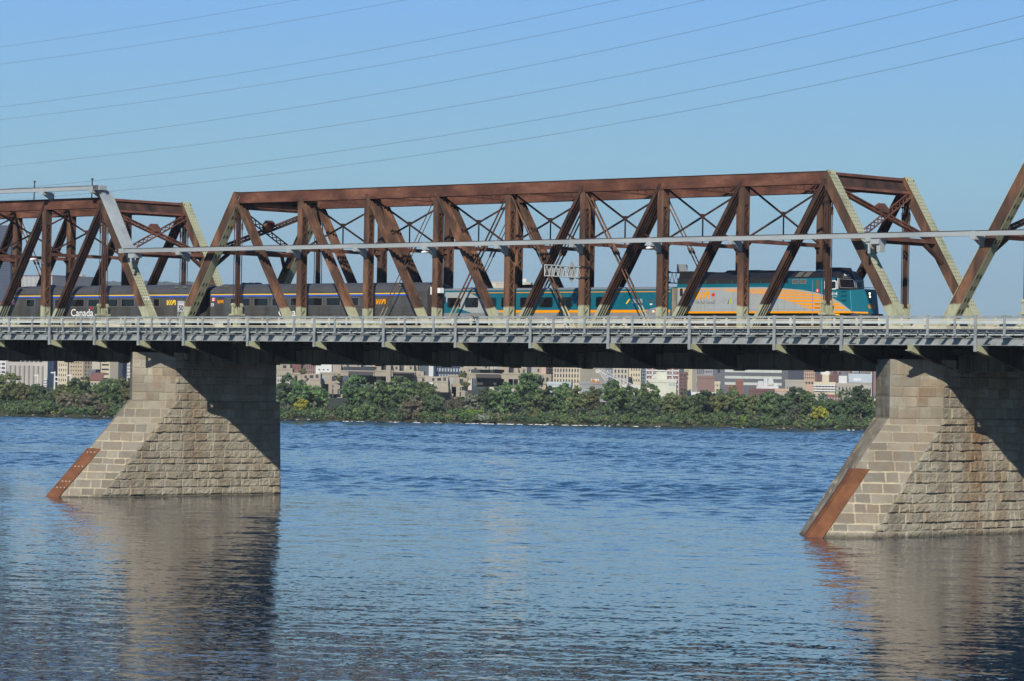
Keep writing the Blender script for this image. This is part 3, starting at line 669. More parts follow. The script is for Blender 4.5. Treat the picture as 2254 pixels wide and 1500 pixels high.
def pier(xc, seed, label, stain, plate_z, plate_w, rivets):
    r = empty('bridge_pier', (xc, 0, 0), 0, label, 'bridge pier', 'stone piers in the river')
    lp = lambda p, q, z, za, zb: np.array(p)*(1-(z-za)/(zb-za))+np.array(q)*((z-za)/(zb-za))
    for sd_ in (1, -1):
        M = Masonry(seed+(0 if sd_ > 0 else 50)); st = 0.055 if sd_ > 0 else 0.2
        cz = M.courses(-0.9, ZL, 0.48, 0.78); cz2 = M.courses(ZL, ZP, 0.62, 0.85)
        nose = lambda z: lp((0, -13.75, -1), (0, -3.95, ZL), z, -1, ZL)+np.array([0, 0, z-lp((0,0,-1),(0,0,ZL),z,-1,ZL)[2]])
        corn = lambda z: lp((sd_*3.06, -10.75, -1), (sd_*2.95, -1.65, ZL), z, -1, ZL)
        end = lambda z: lp((sd_*3.06, 10.45, -1), (sd_*2.95, 10.25, ZL), z, -1, ZL)
        _h = np.array([sd_*3.06, 3.0, 0.0]); fn = np.cross(_h, nose(1.0)-nose(0.0))*sd_; fn /= np.linalg.norm(fn)
        M.face(corn, end, -1, ZL, (sd_, 0, 0), st, cz, 0.6, 2.1, 0.04, 0.08, 0.085, stain=stain if sd_ > 0 else None, mort=lambda U, Z, Pp: 0.25+0.3*(Pp[..., 1] < -5), tint=(0.80, 0.55))
        pat = lambda U, Z, Pp: ((U < -2.5-0.35*fbm(U*3, Z*2, 3)) & (Z > 5.0) & (Z < 7.3-0.4*fbm(U, Z, 8))).astype(float)*0.9
        M.face(nose, corn, -1, ZL, fn, st, cz, 0.7, 1.9, 0.06, 0.022, 0.03, patch=pat, mort=lambda U, Z, Pp: 0.9*(Z < 4.8)+0.45*(Z >= 4.8), tint=(0.32, 0.6), stain=(lambda U, Z, Pp: 0.35*fbm(U*2, Z*2, 4)))
        # upper shaft, set back from the ledge
        n2 = lambda z: np.array([0, -3.85, z]); c2 = lambda z: np.array([sd_*2.85, -1.62, z]); e2 = lambda z: np.array([sd_*2.85, 9.85, z])
        M.face(c2, e2, ZL, ZP, (sd_, 0, 0), st, cz2, 0.7, 1.7, 0.035, 0.065, 0.07, stain=(lambda U, Z, Pp: stain(U, Z, Pp)*0.6) if sd_ > 0 else None, tint=(0.70, 0.5))
        u2 = np.array([sd_*0.62, -0.78, 0])
        M.face(n2, c2, ZL, ZP, u2, st, cz2, 0.7, 1.5, 0.02, 0.014, 0.014, tint=(0.50, 0.6), stain=lambda U, Z, Pp: 0.5*(fbm(U*1.2, Z*0.5, 6) > 0.5)*(Z < 10.6))
        M.flat([(sd_*2.95, -1.65, ZL), (sd_*2.95, 10.25, ZL), (sd_*2.8, 9.8, ZL+0.05), (sd_*2.8, -1.6, ZL+0.05)])
        M.flat([(0, -4.0, ZL), (sd_*2.95, -1.65, ZL), (sd_*2.8, -1.6, ZL+0.05), (0, -3.8, ZL+0.05)])
        if sd_ > 0:
            M.face(lambda z: end(z)*1.0, lambda z: end(z)*np.array([-1, 1, 1]), -1, ZL, (0, 1, 0), 0.15, cz, 0.75, 1.9, 0.045, 0.08, 0.08)
            M.face(e2, lambda z: e2(z)*np.array([-1, 1, 1]), ZL, ZP, (0, 1, 0), 0.15, cz2, 0.75, 1.9, 0.045, 0.08, 0.08)
            M.flat([(0, -3.85, ZP), (2.85, -1.62, ZP), (2.85, 9.85, ZP), (-2.85, 9.85, ZP), (-2.85, -1.62, ZP)], 0.5)
        M.build('stone_body' if sd_ > 0 else 'stone_flank', r)
    # rusty steel nose guard folded over the ridge
    nz = lambda z: np.array([0, -13.75+9.8*(z+1)/(ZL+1), z])
    for sd_ in (1, -1):
        rdg = nz(1.0)-nz(0.0); h = np.array([sd_*3.06, 3.0, 0.0]); h /= np.linalg.norm(h)
        fn = np.cross(h, rdg)*sd_; fn /= np.linalg.norm(fn)
        a, b = nz(-0.6), nz(plate_z); o = fn*0.16
        mb = MB(); q = [a+o, b+o+np.array([0, 0.0, -0.0]), b+o+h*plate_w+np.array([0, 0, -0.05]), a+o+h*plate_w]
        mb.prism([tuple(p) for p in q], tuple(-fn*0.10)); g = mb.build('nose_guard', MT['guard'], r)
        if rivets:
            bm_ = MB()
            for zf in rivets:
                p = nz(zf)
                for k in range(3):
                    c = p+o+h*(plate_w*(0.2+0.3*k)); bm_.tube([tuple(c), tuple(c+fn*0.03)], 0.06, 8)
            bm_.build('bolt_row', MT['bolt'], g)
    # waterline foam left to the water itself
    return r
MT['guard'] = weathered('rusty_nose_plate', (0.10,0.042,0.020), (0.17,0.066,0.027), (0.23,0.095,0.038), 1.1, rough=0.7, streak=(1,1,0.5), bmp=0.08)
MT['bolt'] = plain('bolt_heads', (0.42, 0.36, 0.28), 0.6)
XL, XRP = -P-GAP/2, 9*P+GAP/2
stL = lambda U, Z, Pp: 0.45*np.exp(-((Pp[..., 1]-0.8)/0.9)**2)*(Z > 3)+0.30*fbm(Pp[..., 1]*0.4, Z*0.3, 21)
stR = lambda U, Z, Pp: 1.1*np.exp(-((Pp[..., 1]-2.0)/1.15)**2)*np.clip((Z-0.5)/3, 0.45, 1)+0.45*np.exp(-((Pp[..., 1]-5.0)/0.7)**2)+0.15*fbm(Pp[..., 1]*0.4, Z*0.3, 31)
pier(XL, 11, 'left stone pier under the stainless coaches, rust plate with bolt heads on its nose', stL, 3.85, 0.98, (3.5, 2.35, 1.15, 0.65))
pier(XRP, 29, 'right stone pier cut by the photo edge, brown stain down its side', stR, 4.45, 1.05, None)

# ------------------------------------------------------------------ river, bank, hill
def water_mat():
    m, nt, bs = new_mat('river_water')
    pos = nd(nt, 'ShaderNodeNewGeometry').outputs['Position']
    cl = nd(nt, 'ShaderNodeMapping'); cl.inputs['Rotation'].default_value = (0, 0, -0.35); nt.links.new(pos, cl.inputs[0]); v = cl.outputs[0]
    sp = nd(nt, 'ShaderNodeSeparateXYZ'); nt.links.new(pos, sp.inputs[0])
    # ruffled water upstream, sleeker water below the bridge, cat's paws of wind over both
    up = ramp(nt, math_(nt, 'MULTIPLY', math_(nt, 'ADD', sp.outputs[1], 110.0), 1/230.0, True), [(0.0, (0.55,)*3), (0.30, (0.58,)*3), (0.55, (1.1,)*3), (1.0, (1.5,)*3)])
    gust = ramp(nt, noise(nt, 0.022, 5, 0.6, v, (1.0, 0.45, 1)), [(0.33, (0.70,)*3), (0.52, (1.0,)*3), (0.70, (1.40,)*3)])
    amp = math_(nt, 'MULTIPLY', up, gust)
    tot = None
    for sc_, det, a in ((0.9, 2, 0.10), (3.2, 3, 0.22)):
        n = nd(nt, 'ShaderNodeTexNoise'); n.inputs['Scale'].default_value = sc_; n.inputs['Detail'].default_value = det; n.inputs['Roughness'].default_value = 0.55; n.inputs['Distortion'].default_value = 0.4
        nt.links.new(v, n.inputs['Vector'])
        sb = nd(nt, 'ShaderNodeVectorMath', operation='SUBTRACT'); nt.links.new(n.outputs['Color'], sb.inputs[0]); sb.inputs[1].default_value = (0.5, 0.5, 0.5)
        scl = nd(nt, 'ShaderNodeVectorMath', operation='SCALE'); nt.links.new(sb.outputs[0], scl.inputs[0]); scl.inputs[3].default_value = a
        if tot is None: tot = scl.outputs[0]
        else: ad = nd(nt, 'ShaderNodeVectorMath', operation='ADD'); nt.links.new(tot, ad.inputs[0]); nt.links.new(scl.outputs[0], ad.inputs[1]); tot = ad.outputs[0]
    sc2 = nd(nt, 'ShaderNodeVectorMath', operation='SCALE'); nt.links.new(tot, sc2.inputs[0]); nt.links.new(amp, sc2.inputs[3])
    ml = nd(nt, 'ShaderNodeVectorMath', operation='MULTIPLY'); nt.links.new(sc2.outputs[0], ml.inputs[0]); ml.inputs[1].default_value = (1, 1, 0)
    ad = nd(nt, 'ShaderNodeVectorMath', operation='ADD'); nt.links.new(ml.outputs[0], ad.inputs[0]); ad.inputs[1].default_value = (0, 0, 1)
    gn = nd(nt, 'ShaderNodeNewGeometry'); nt.links.new(gn.outputs['Normal'], ad.inputs[1])
    nm = nd(nt, 'ShaderNodeVectorMath', operation='NORMALIZE'); nt.links.new(ad.outputs[0], nm.inputs[0]); nt.links.new(nm.outputs[0], bs.inputs['Normal'])
    bs.inputs['Base Color'].default_value = (0.004, 0.026, 0.060, 1); bs.inputs['Roughness'].default_value = 0.03; bs.inputs['IOR'].default_value = 1.333
    bs.inputs['Specular IOR Level'].default_value = 0.5
    return m
WAVE = 0.55
def river():
    """a wide flat sheet with a finely meshed stretch of real waves in the middle"""
    F2 = np.array([FW.x, FW.y]); F2 /= np.linalg.norm(F2); R2 = np.array([RT.x, RT.y]); c0 = np.array([CAM_P.x, CAM_P.y])
    xs = np.arange(-150, 150.01, 0.6); ys = np.arange(90, 853, 0.42)
    Xl, Yl = np.meshgrid(xs, ys); X = c0[0]+R2[0]*Xl+F2[0]*Yl; Y = c0[1]+R2[1]*Xl+F2[1]*Yl
    rs = np.random.RandomState(12); Z = np.zeros_like(X); n = 46
    Zs = np.zeros_like(X)
    for i_, lam in enumerate(np.geomspace(1.1, 7.5, n)):
        th = math.radians(100)+rs.normal()*0.75; k = 2*math.pi/lam*rs.uniform(0.9, 1.1)
        w_ = 0.078/math.sqrt(n)*math.sqrt(2)/k*np.sin(k*(X*math.cos(th)+Y*math.sin(th))+rs.uniform(0, 6.28))
        if lam < 2.4: Zs += w_
        else: Z += w_
    g = fbm(X*0.018+40, Y*0.035+40, 3, 4); g = 0.62+0.95*np.clip((g-0.32)/0.35, 0, 1)
    A = np.interp(Y, [-140, -60, 0, 60, 500], [0.10, 0.13, 0.45, 1.30, 1.80])*g
    As = np.interp(Y, [-140, -60, 0, 60, 500], [0.30, 0.34, 0.65, 1.30, 1.80])*g
    Z = Z*A+Zs*As; A = 1.0
    edge = np.clip((150-np.abs(Xl))/12, 0, 1)*np.clip((Yl-90)/8, 0, 1)*np.clip((853-Yl)/4, 0, 1)
    Z = Z*A*edge
    nr_, nc = X.shape; V = np.stack([X, Y, Z], -1).reshape(-1, 3)
    idx = np.arange(nr_*nc).reshape(nr_, nc); Q = np.stack([idx[:-1, :-1], idx[:-1, 1:], idx[1:, 1:], idx[1:, :-1]], -1).reshape(-1, 4)
    # surrounding flat sheet: eight big quads round the meshed stretch
    bx, by = [-9000, -150, 150, 9000], [-9000, 90, ys[-1], 9000]; ov = []; oq = []
    for yy in by:
        for xx in bx: p = c0+R2*xx+F2*yy; ov.append((p[0], p[1], 0.0))
    b = len(V)
    for r_ in range(3):
        for c_ in range(3):
            if (r_, c_) != (1, 1): oq.append((b+r_*4+c_, b+r_*4+c_+1, b+(r_+1)*4+c_+1, b+(r_+1)*4+c_))
    V = np.concatenate([V, np.array(ov)]); Q = np.concatenate([Q, np.array(oq)])
    me = bpy.data.meshes.new('river'); me.vertices.add(len(V)); me.vertices.foreach_set('co', V.astype(np.float32).ravel())
    me.loops.add(Q.size); me.loops.foreach_set('vertex_index', Q.astype(np.int32).ravel())
    me.polygons.add(len(Q)); me.polygons.foreach_set('loop_start', np.arange(0, Q.size, 4, dtype=np.int32)); me.polygons.foreach_set('loop_total', np.full(len(Q), 4, np.int32))
    me.polygons.foreach_set('use_smooth', np.ones(len(Q), bool)); me.update(calc_edges=True); me.validate()
    o = link('river', me, water_mat()); o['kind'] = 'structure'
river()

HOR = lambda u: 847.09+(u-1127)*0.01721
def bg(u, D, z=0.0):
    """world point at screen column u of the photograph, D metres out along the view"""
    x = (u-1127)/CAM_F; p = CAM_P+Vector((FW.x, FW.y, 0)).normalized()*D+RT*(x*D); return Vector((p.x, p.y, z))
zat = lambda u, v, D: CAM_P.z+(HOR(u)-v)*D/CAM_F
rng = random.Random(5)
SHORE = 848.0
MT['bank'] = weathered('river_bank_soil', (0.03,0.035,0.016), (0.05,0.055,0.025), (0.10,0.085,0.05), 0.12, rough=0.95, streak=(1,1,1))
MT['grassland'] = weathered('rough_grass', (0.035,0.05,0.018), (0.06,0.08,0.025), (0.10,0.10,0.04), 0.05, rough=0.95, streak=(1,1,1))
mb = MB(); us = list(range(-900, 3200, 16)); rings = []
for D, z in ((SHORE, -0.6), (SHORE+1.5, 0.35), (SHORE+5, 1.1), (SHORE+16, 2.2), (SHORE+60, 4.0), (SHORE+140, 5.0), (2600, 8.0), (9000, 10.0)):
    rings.append([bg(u, D+(rng.uniform(-2.0, 2.0) if D < SHORE+10 else 0), z+(rng.uniform(-0.2, 0.3) if 0 < z < 3 else 0)) for u in us])
mb.loft(rings, cap=False, closed=False)
bank = mb.build('riverbank', MT['bank']); bank['kind'] = 'structure'
# shore stones: pale lumps along the waterline
mb = MB()
for i in range(130):
    u = rng.uniform(-40, 2300); p = bg(u, SHORE+rng.uniform(-0.8, 2.5), rng.uniform(-0.05, 0.4)); r = rng.uniform(0.12, 0.45)
    mb.loft([[(p.x+math.cos(a)*r*k*rng.uniform(0.7, 1.2)*1.4, p.y+math.sin(a)*r*k*rng.uniform(0.7, 1.2), p.z+r*zz_) for a in [j*math.pi/3 for j in range(6)]] for k, zz_ in ((0.8, -0.4), (1, 0), (0.75, 0.35), (0.25, 0.55))])
tag(mb.build('shore_stones', plain('pale_shore_stone', (0.22, 0.20, 0.17), 0.9, var=0.3)), 'pale stones scattered along the far waterline', 'stones', kind='stuff')
# distant wooded ridge
mb = MB(); us = list(range(-1500, 3900, 6)); nr = []
def ridge(u):
    pts = [(-1500, 610), (-200, 630), (160, 632), (300, 628), (430, 632), (560, 640), (900, 660), (1400, 730), (1760, 812), (2300, 838), (3900, 850)]
    for (a, va), (b, vb) in zip(pts[:-1], pts[1:]):
        if a <= u <= b: return va+(vb-va)*(u-a)/(b-a)
    return 850
HD = 6300.0
for f, D in ((0.0, HD-900), (0.45, HD-600), (0.8, HD-250), (1.0, HD), (0.55, HD+500)):
    row = []
    for i, u in enumerate(us):
        z = zat(u, ridge(u), HD)*f+8
        z += (rng.uniform(-1.3, 1.3) + 1.6*math.sin(u*0.11)*math.sin(u*0.037)) * (1 if f > 0.3 else 0)
        row.append(bg(u, D+rng.uniform(-20, 20), z))
    nr.append(row)
mb.loft(nr, cap=False, closed=False)
hill = mb.build('hill', weathered('wooded_hill', (0.025,0.04,0.02), (0.045,0.065,0.03), (0.07,0.09,0.04), 0.02, rough=0.95, streak=(1,1,1))); hill['kind'] = 'structure'
# broken white water where the current meets the far bank
mb = MB()
for i in range(120):
    u = rng.gauss(1130, 150) if i < 80 else rng.uniform(600, 1900); p = bg(u, SHORE-rng.uniform(0.3, 5.0), 0); L = rng.uniform(0.2, 0.9); zf = 0.06
    mb.loft([[tuple(p+RT*(math.cos(a)*L*k)+Vector((FW.x, FW.y, 0))*(math.sin(a)*L*0.5*k)+Vector((0, 0, z))) for a in [q*math.pi/4 for q in range(8)]] for k, z in ((1.0, -0.15), (0.8, zf), (0.25, zf+0.08))])
tag(mb.build('foam', plain('white_foam', (0.75, 0.78, 0.78), 0.8, var=0.1)), 'white foam flecks along the far waterline', 'foam', kind='stuff')
# ------------------------------------------------------------------ the train
YC, HW_, RAILZ = 2.55, 1.55, 13.75
YS = YC-HW_                                            # near side plane
def gloss(name, c, rough=0.35, dirt=0.35, metal=0.0, dirt_refl_c=(0.10, 0.085, 0.065), st=(0.6, 1, 0.6)):
    m, nt, bs = new_mat(name)
    d = math_(nt, 'MULTIPLY', ramp(nt, noise(nt, 0.8, 5, 0.65, stretch=st), [(0.42, (0,0,0)), (0.78, (1,1,1))]), dirt)  # dirt mask; on the stainless steel it also carries painted reflections
    cc = mixc(nt, d, c, dirt_refl_c); nt.links.new(cc, bs.inputs['Base Color'])
    bs.inputs['Metallic'].default_value = metal
    rr = math_(nt, 'ADD', rough, math_(nt, 'MULTIPLY', d, 0.5)); nt.links.new(rr, bs.inputs['Roughness'])
    return m
T_ = {}
T_['steel'] = gloss('stainless_steel', (0.125,0.122,0.118), 0.36, 0.85, 0.35, (0.03,0.027,0.022), (0.9, 1, 0.15))  # upright dark bands: reflections put into the colour along with the dirt
T_['steel_roof'] = gloss('dirty_stainless_roof', (0.11,0.113,0.12), 0.4, 0.8, 0.3, (0.035,0.033,0.03), (0.5, 1, 0.4))
T_['frame'] = gloss('window_band_steel', (0.19,0.185,0.175), 0.35, 0.4, 0.35)
T_['glass'] = plain('dark_window_glass', (0.010,0.011,0.014), 0.08, var=0.3, spec=0.5)
T_['yellow'] = gloss('golden_yellow_paint', (0.85,0.325,0.0), 0.5, 0.08)
T_['yellow'].node_tree.nodes['Principled BSDF'].inputs['Specular IOR Level'].default_value = 0.2
T_['stripeyel'] = gloss('bright_yellow_paint', (0.90,0.58,0.02), 0.35, 0.08)
T_['blue'] = gloss('bright_blue_paint', (0.02,0.11,0.62), 0.35, 0.10)
T_['teal'] = gloss('teal_paint', (0.005,0.125,0.175), 0.30, 0.22, dirt_refl_c=(0.02, 0.09, 0.11))
T_['grey'] = gloss('light_grey_paint', (0.35,0.385,0.39), 0.35, 0.25, dirt_refl_c=(0.27,0.25,0.21))
T_['midgrey'] = gloss('mid_grey_paint', (0.24,0.25,0.26), 0.4, 0.4)
T_['red'] = plain('red_paint', (0.62,0.02,0.025), 0.4, var=0.05)
T_['white'] = plain('white_paint', (0.80,0.80,0.78), 0.4, var=0.04)
T_['dark'] = gloss('dark_grey_lettering', (0.09,0.085,0.08), 0.5, 0.1)
T_['black'] = gloss('black_roof_paint', (0.014,0.014,0.016), 0.45, 0.3, dirt_refl_c=(0.04,0.035,0.03))
T_['grille'] = plain('radiator_grille', (0.02,0.019,0.018), 0.6, var=0.4, scale=9)
T_['ventgrey'] = plain('dusty_vent_grille', (0.10,0.095,0.085), 0.7, var=0.3, scale=12)
T_['rustgrey'] = weathered('weathered_bare_panel', (0.13,0.10,0.07), (0.24,0.21,0.16), (0.33,0.30,0.25), 1.5)
T_['bogie'] = weathered('grimy_running_gear', (0.025,0.02,0.016), (0.06,0.042,0.03), (0.11,0.075,0.05), 2.0)
T_['diaph'] = gloss('black_rubber_diaphragm', (0.012,0.012,0.012), 0.8, 0.2)
T_['lime'] = plain('lime_green_mark', (0.42,0.50,0.03), 0.5)
T_['lamp'] = new_mat('lit_headlamp')[0]
_b = T_['lamp'].node_tree.nodes['Principled BSDF']; _b.inputs['Emission Color'].default_value = (1, 0.86, 0.62, 1); _b.inputs['Emission Strength'].default_value = 2.2; _b.inputs['Base Color'].default_value = (0.9, 0.85, 0.7, 1)
def dec(root, name, pts, m, lift=0.004, y=YS, th=0.004):
    """thin painted marking lying on the side of a vehicle; pts are (x, z)"""
    mb = MB(); mb.prism([(a, y-lift, b) for a, b in pts], (0, -th, 0)); return mb.build(name, m, root)
def rect(x0, x1, z0, z1): return [(x0, z0), (x1, z0), (x1, z1), (x0, z1)]
def rrect(x0, x1, z0, z1, r=0.12):
    p = []
    for cx, cz, a0 in ((x1-r, z1-r, 0), (x0+r, z1-r, 90), (x0+r, z0+r, 180), (x1-r, z0+r, 270)):
        p += [(cx+r*math.cos(R(a0+k*22.5)), cz+r*math.sin(R(a0+k*22.5))) for k in range(5)]
    return p
VIA_ = [[(0,1),(0.11,1),(0.13,0.40),(0.26,1),(0.38,1),(0.16,0),(0.03,0)], [(0.48,1),(0.60,1),(0.385,0),(0.265,0)], [(0.71,1),(0.97,1),(1.0,0),(0.885,0),(0.875,0.66),(0.83,0.66),(0.61,0),(0.49,0)]]
def via(root, x0, x1, z0, z1, m, lift=0.008):
    mb = MB()
    for pl in VIA_: mb.prism([(x0+(x1-x0)*a, YS-lift, z0+(z1-z0)*b) for a, b in pl], (0, -0.004, 0))
    return mb.build('logo', m, root)
LEAF = [(0,1.0),(0.16,0.70),(0.30,0.78),(0.23,0.40),(0.44,0.62),(0.50,0.50),(0.72,0.55),(0.64,0.34),(0.74,0.27),(0.38,-0.02),(0.43,-0.14),(0.06,-0.08),(0.07,-0.5)]
def leaf(root, cx, cz, s, m, lift=0.010):
    pts = [(cx+a*s, cz+b*s) for a, b in LEAF]+[(cx-a*s, cz+b*s) for a, b in reversed(LEAF[1:])]
    return dec(root, 'maple_leaf', pts, m, lift)
def flag(root, x0, x1, z0, z1):
    f = dec(root, 'flag', rect(x0, x1, z0, z1), T_['white'], 0.006); w = (x1-x0)
    for a, b in ((0, 0.27), (0.73, 1)):
        q = dec(f, 'red_bar', rect(x0+w*a, x0+w*b, z0, z1), T_['red'], 0.011); 
    q = leaf(f, (x0+x1)/2, (z0+z1)/2, (z1-z0)*0.34, T_['red'], 0.012)
def bogie(root, x, wb=2.4, n=2, wr=0.46):
    b = MB()
    for s in (-1, 1):
        b.box(x-wb/2-0.55, x+wb/2+0.55, YC+s*1.0-0.09, YC+s*1.0+0.09, RAILZ+0.42, RAILZ+0.66)
        for k in range(n): xx = x-wb/2+wb*k/(n-1); b.box(xx-0.2, xx+0.2, YC+s*1.12-0.1, YC+s*1.12+0.1, RAILZ+0.26, RAILZ+0.66)
        b.box(x-0.35, x+0.35, YC+s*1.1-0.12, YC+s*1.1+0.12, RAILZ+0.18, RAILZ+0.75)
    b.box(x-0.3, x+0.3, YC-1.0, YC+1.0, RAILZ+0.5, RAILZ+0.8)
    o = b.build('bogie', T_['bogie'], root)
    for k in range(n):
        xx = x-wb/2+wb*k/(n-1)
        for s in (-1, 1):
            w = MB(); w.tube([(xx, YC+s*0.68, RAILZ+wr), (xx, YC+s*0.80, RAILZ+wr)], wr, 20); w.tube([(xx, YC+s*0.80, RAILZ+wr), (xx, YC+s*0.86, RAILZ+wr)], 0.14, 10); w.build('wheel', T_['bogie'], o, smooth=False)
def body_loft(xs, prof, scale=None):
    mb = MB(); rings = []
    for i, x in enumerate(xs):
        s = scale[i] if scale else (1, 0)
        rings.append([(x+0.0, YC+(y-YC)*s[0], z if z < 15 else 15+(z-15)*(1-s[1])) for y, z in prof])
    mb.loft(rings); return mb

def stainless_coach(x0, x1, label, wins, extra):
    r = empty('passenger_coach', ((x0+x1)/2, YC, RAILZ), 0, label, 'railway coach', 'coaches of the passenger train')
    inv = []
    def fin():                                          # shift children from world to the coach base
        for c in r.children: c.location = Vector(c.location)-Vector(r.location)
    side = [(YS, 14.55), (YS, 16.90)]
    arc = [(1.02, 17.05), (1.10, 17.22), (1.25, 17.38), (1.5, 17.52), (1.85, 17.62), (2.2, 17.66), (2.55, 17.68)]
    full = side+arc; prof = full+[(2*YC-y, z) for y, z in reversed(full[:-1])]
    lower = [(YS, 14.55), (YS, 16.90), (2*YC-YS, 16.90), (2*YC-YS, 14.55)]
    mb = MB(); mb.loft([[(x, y, z) for y, z in lower] for x in (x0+0.28, x1-0.28)])
    z = 14.66
    while z < 15.74:                                    # fluting of the lower side
        for yy, s in ((YS, -1), (2*YC-YS, 1)): mb.prism([(x0+0.3, yy, z), (x0+0.3, yy+s*0.022, z+0.02), (x0+0.3, yy+s*0.022, z+0.055), (x0+0.3, yy, z+0.075)], (x1-x0-0.6, 0, 0))
        z += 0.108
    for zz in (15.78, 16.55, 16.86): mb.box(x0+0.3, x1-0.3, YS-0.018, YS, zz, zz+0.03)
    mb.build('body', T_['steel'], r)
    rp = [(YS, 16.90)]+arc; rp = rp+[(2*YC-y, z) for y, z in reversed(rp[:-1])]
    mb = MB(); rings = []
    for x, f in ((x0+0.28, 0.72), (x0+0.42, 0.86), (x0+0.8, 0.96), (x0+1.3, 1.0), (x1-1.3, 1.0), (x1-0.8, 0.96), (x1-0.42, 0.86), (x1-0.28, 0.72)): rings.append([(x, y, 16.9+(z-16.9)*f) for y, z in rp])
    mb.loft(rings); mb.build('roof', T_['steel_roof'], r, smooth=False)
    x = x0+2.0
    while x < x1-1.5:                                   # roof seams
        x += 3.1
    for xx in (x0+1.9, x1-2.6, x1-3.6):
        mb = MB(); mb.box(xx, xx+0.42, 1.12, 1.55, 17.35, 17.5); mb.build('roof_vent', T_['frame'], r)
    for k in range(3):
        mb = MB(); xx = x0+2.6+k*0.8+ (6 if extra.get('late') else 0); mb.prism([(xx, YC-0.3, 17.66), (xx+0.25, YC-0.3, 17.8), (xx+0.5, YC-0.3, 17.66)], (0, 0.6, 0)); mb.build('roof_hood', T_['black'], r)
    dec(r, 'yellow_stripe', rect(x0+0.4, x1-extra.get('rcut', 0.4), 16.725, 16.81), T_['stripeyel']); dec(r, 'blue_stripe', rect(x0+0.4, x1-extra.get('rcut', 0.4), 16.60, 16.72), T_['blue'])
    for a, b in wins:
        w = dec(r, 'window', rect(a, b, 15.84, 16.43), T_['glass'], 0.002, th=0.008)
        mb = MB()
        for p in ((a-0.08, a, 15.78, 16.49), (b, b+0.08, 15.78, 16.49), (a, b, 15.78, 15.84), (a, b, 16.43, 16.49)): mb.box(p[0], p[1], YS-0.035, YS-0.002, p[2], p[3])
        mb.build('window_frame', T_['frame'], w)
    for xd in extra.get('doors', ()):
        d = dec(r, 'door', rect(xd, xd+0.75, 14.6, 16.5), T_['frame'], 0.003, th=0.012); dec(d, 'door_glass', rect(xd+0.2, xd+0.55, 15.85, 16.35), T_['glass'], 0.018)
    for s, xx in ((-1, x0), (1, x1)):
        mb = MB(); mb.box(min(xx, xx-s*0.30), max(xx, xx-s*0.30), YC-0.85, YC+0.85, 14.5, 17.15); mb.build('diaphragm', T_['diaph'], r)
        bogie(r, xx-s*3.2)
    extra['fn'](r); fin(); return r
def canada(r, x0, x1, z0, z1, m=None):
    t = text('Canada', x1-x0, z1-z0, m or T_['white'], r, 'lettering', face_y(x0, YS-0.034, z0), bold=0.012)
    fx = x0+(x1-x0)*0.86; mb = MB(); h = (z1-z0)*0.24; w = (x1-x0)*0.155
    for a, b in ((0, 0.3), (0.7, 1.0)): mb.prism([(fx+w*a, YS-0.03, z1), (fx+w*b, YS-0.03, z1), (fx+w*b, YS-0.03, z1+h), (fx+w*a, YS-0.03, z1+h)], (0, -0.006, 0))
    mb.prism([(fx+w*0.4, YS-0.03, z1+h*0.1), (fx+w*0.6, YS-0.03, z1+h*0.1), (fx+w*0.5, YS-0.03, z1+h)], (0, -0.006, 0)); mb.build('small_flag', T_['red'], r)
def exA(r):
    flag(r, -30.37, -29.67, 16.02, 16.47); via(r, -9.77, -8.62, 15.92, 16.35, T_['stripeyel']); canada(r, -22.14, -19.17, 14.98, 15.62)
def exB(r):
    flag(r, -4.2, -3.72, 16.25, 16.51); via(r, -3.45, -2.72, 16.05, 16.32, T_['yellow']); via(r, 15.12, 16.2, 15.92, 16.32, T_['yellow']); canada(r, 3.95, 6.9, 14.98, 15.60)
    f = dec(r, 'accessibility_mark', rect(-4.2, -3.92, 15.80, 16.05), T_['white'], 0.006); dec(f, 'mark', rect(-4.13, -3.99, 15.85, 16.0), T_['blue'], 0.012)
stainless_coach(-31.07, -5.30, 'stainless steel coach at the left with the full white Canada wordmark', [(-28.18,-27.12),(-25.8,-24.9),(-24.3,-23.01),(-22.28,-20.46),(-19.86,-18.42),(-17.59,-16.05),(-15.52,-13.88),(-13.35,-12.2),(-11.4,-10.69)], dict(fn=exA))
stainless_coach(-4.66, 21.05, 'stainless steel coach coupled behind the teal car, its wordmark half hidden by a diagonal', [(-1.84,-1.23),(-0.41,0.47),(1.01,2.64),(3.18,4.69),(5.33,6.8),(7.29,8.98),(9.5,11.06),(11.58,13.13)], dict(fn=exB, rcut=2.2, doors=(19.3,), late=False))

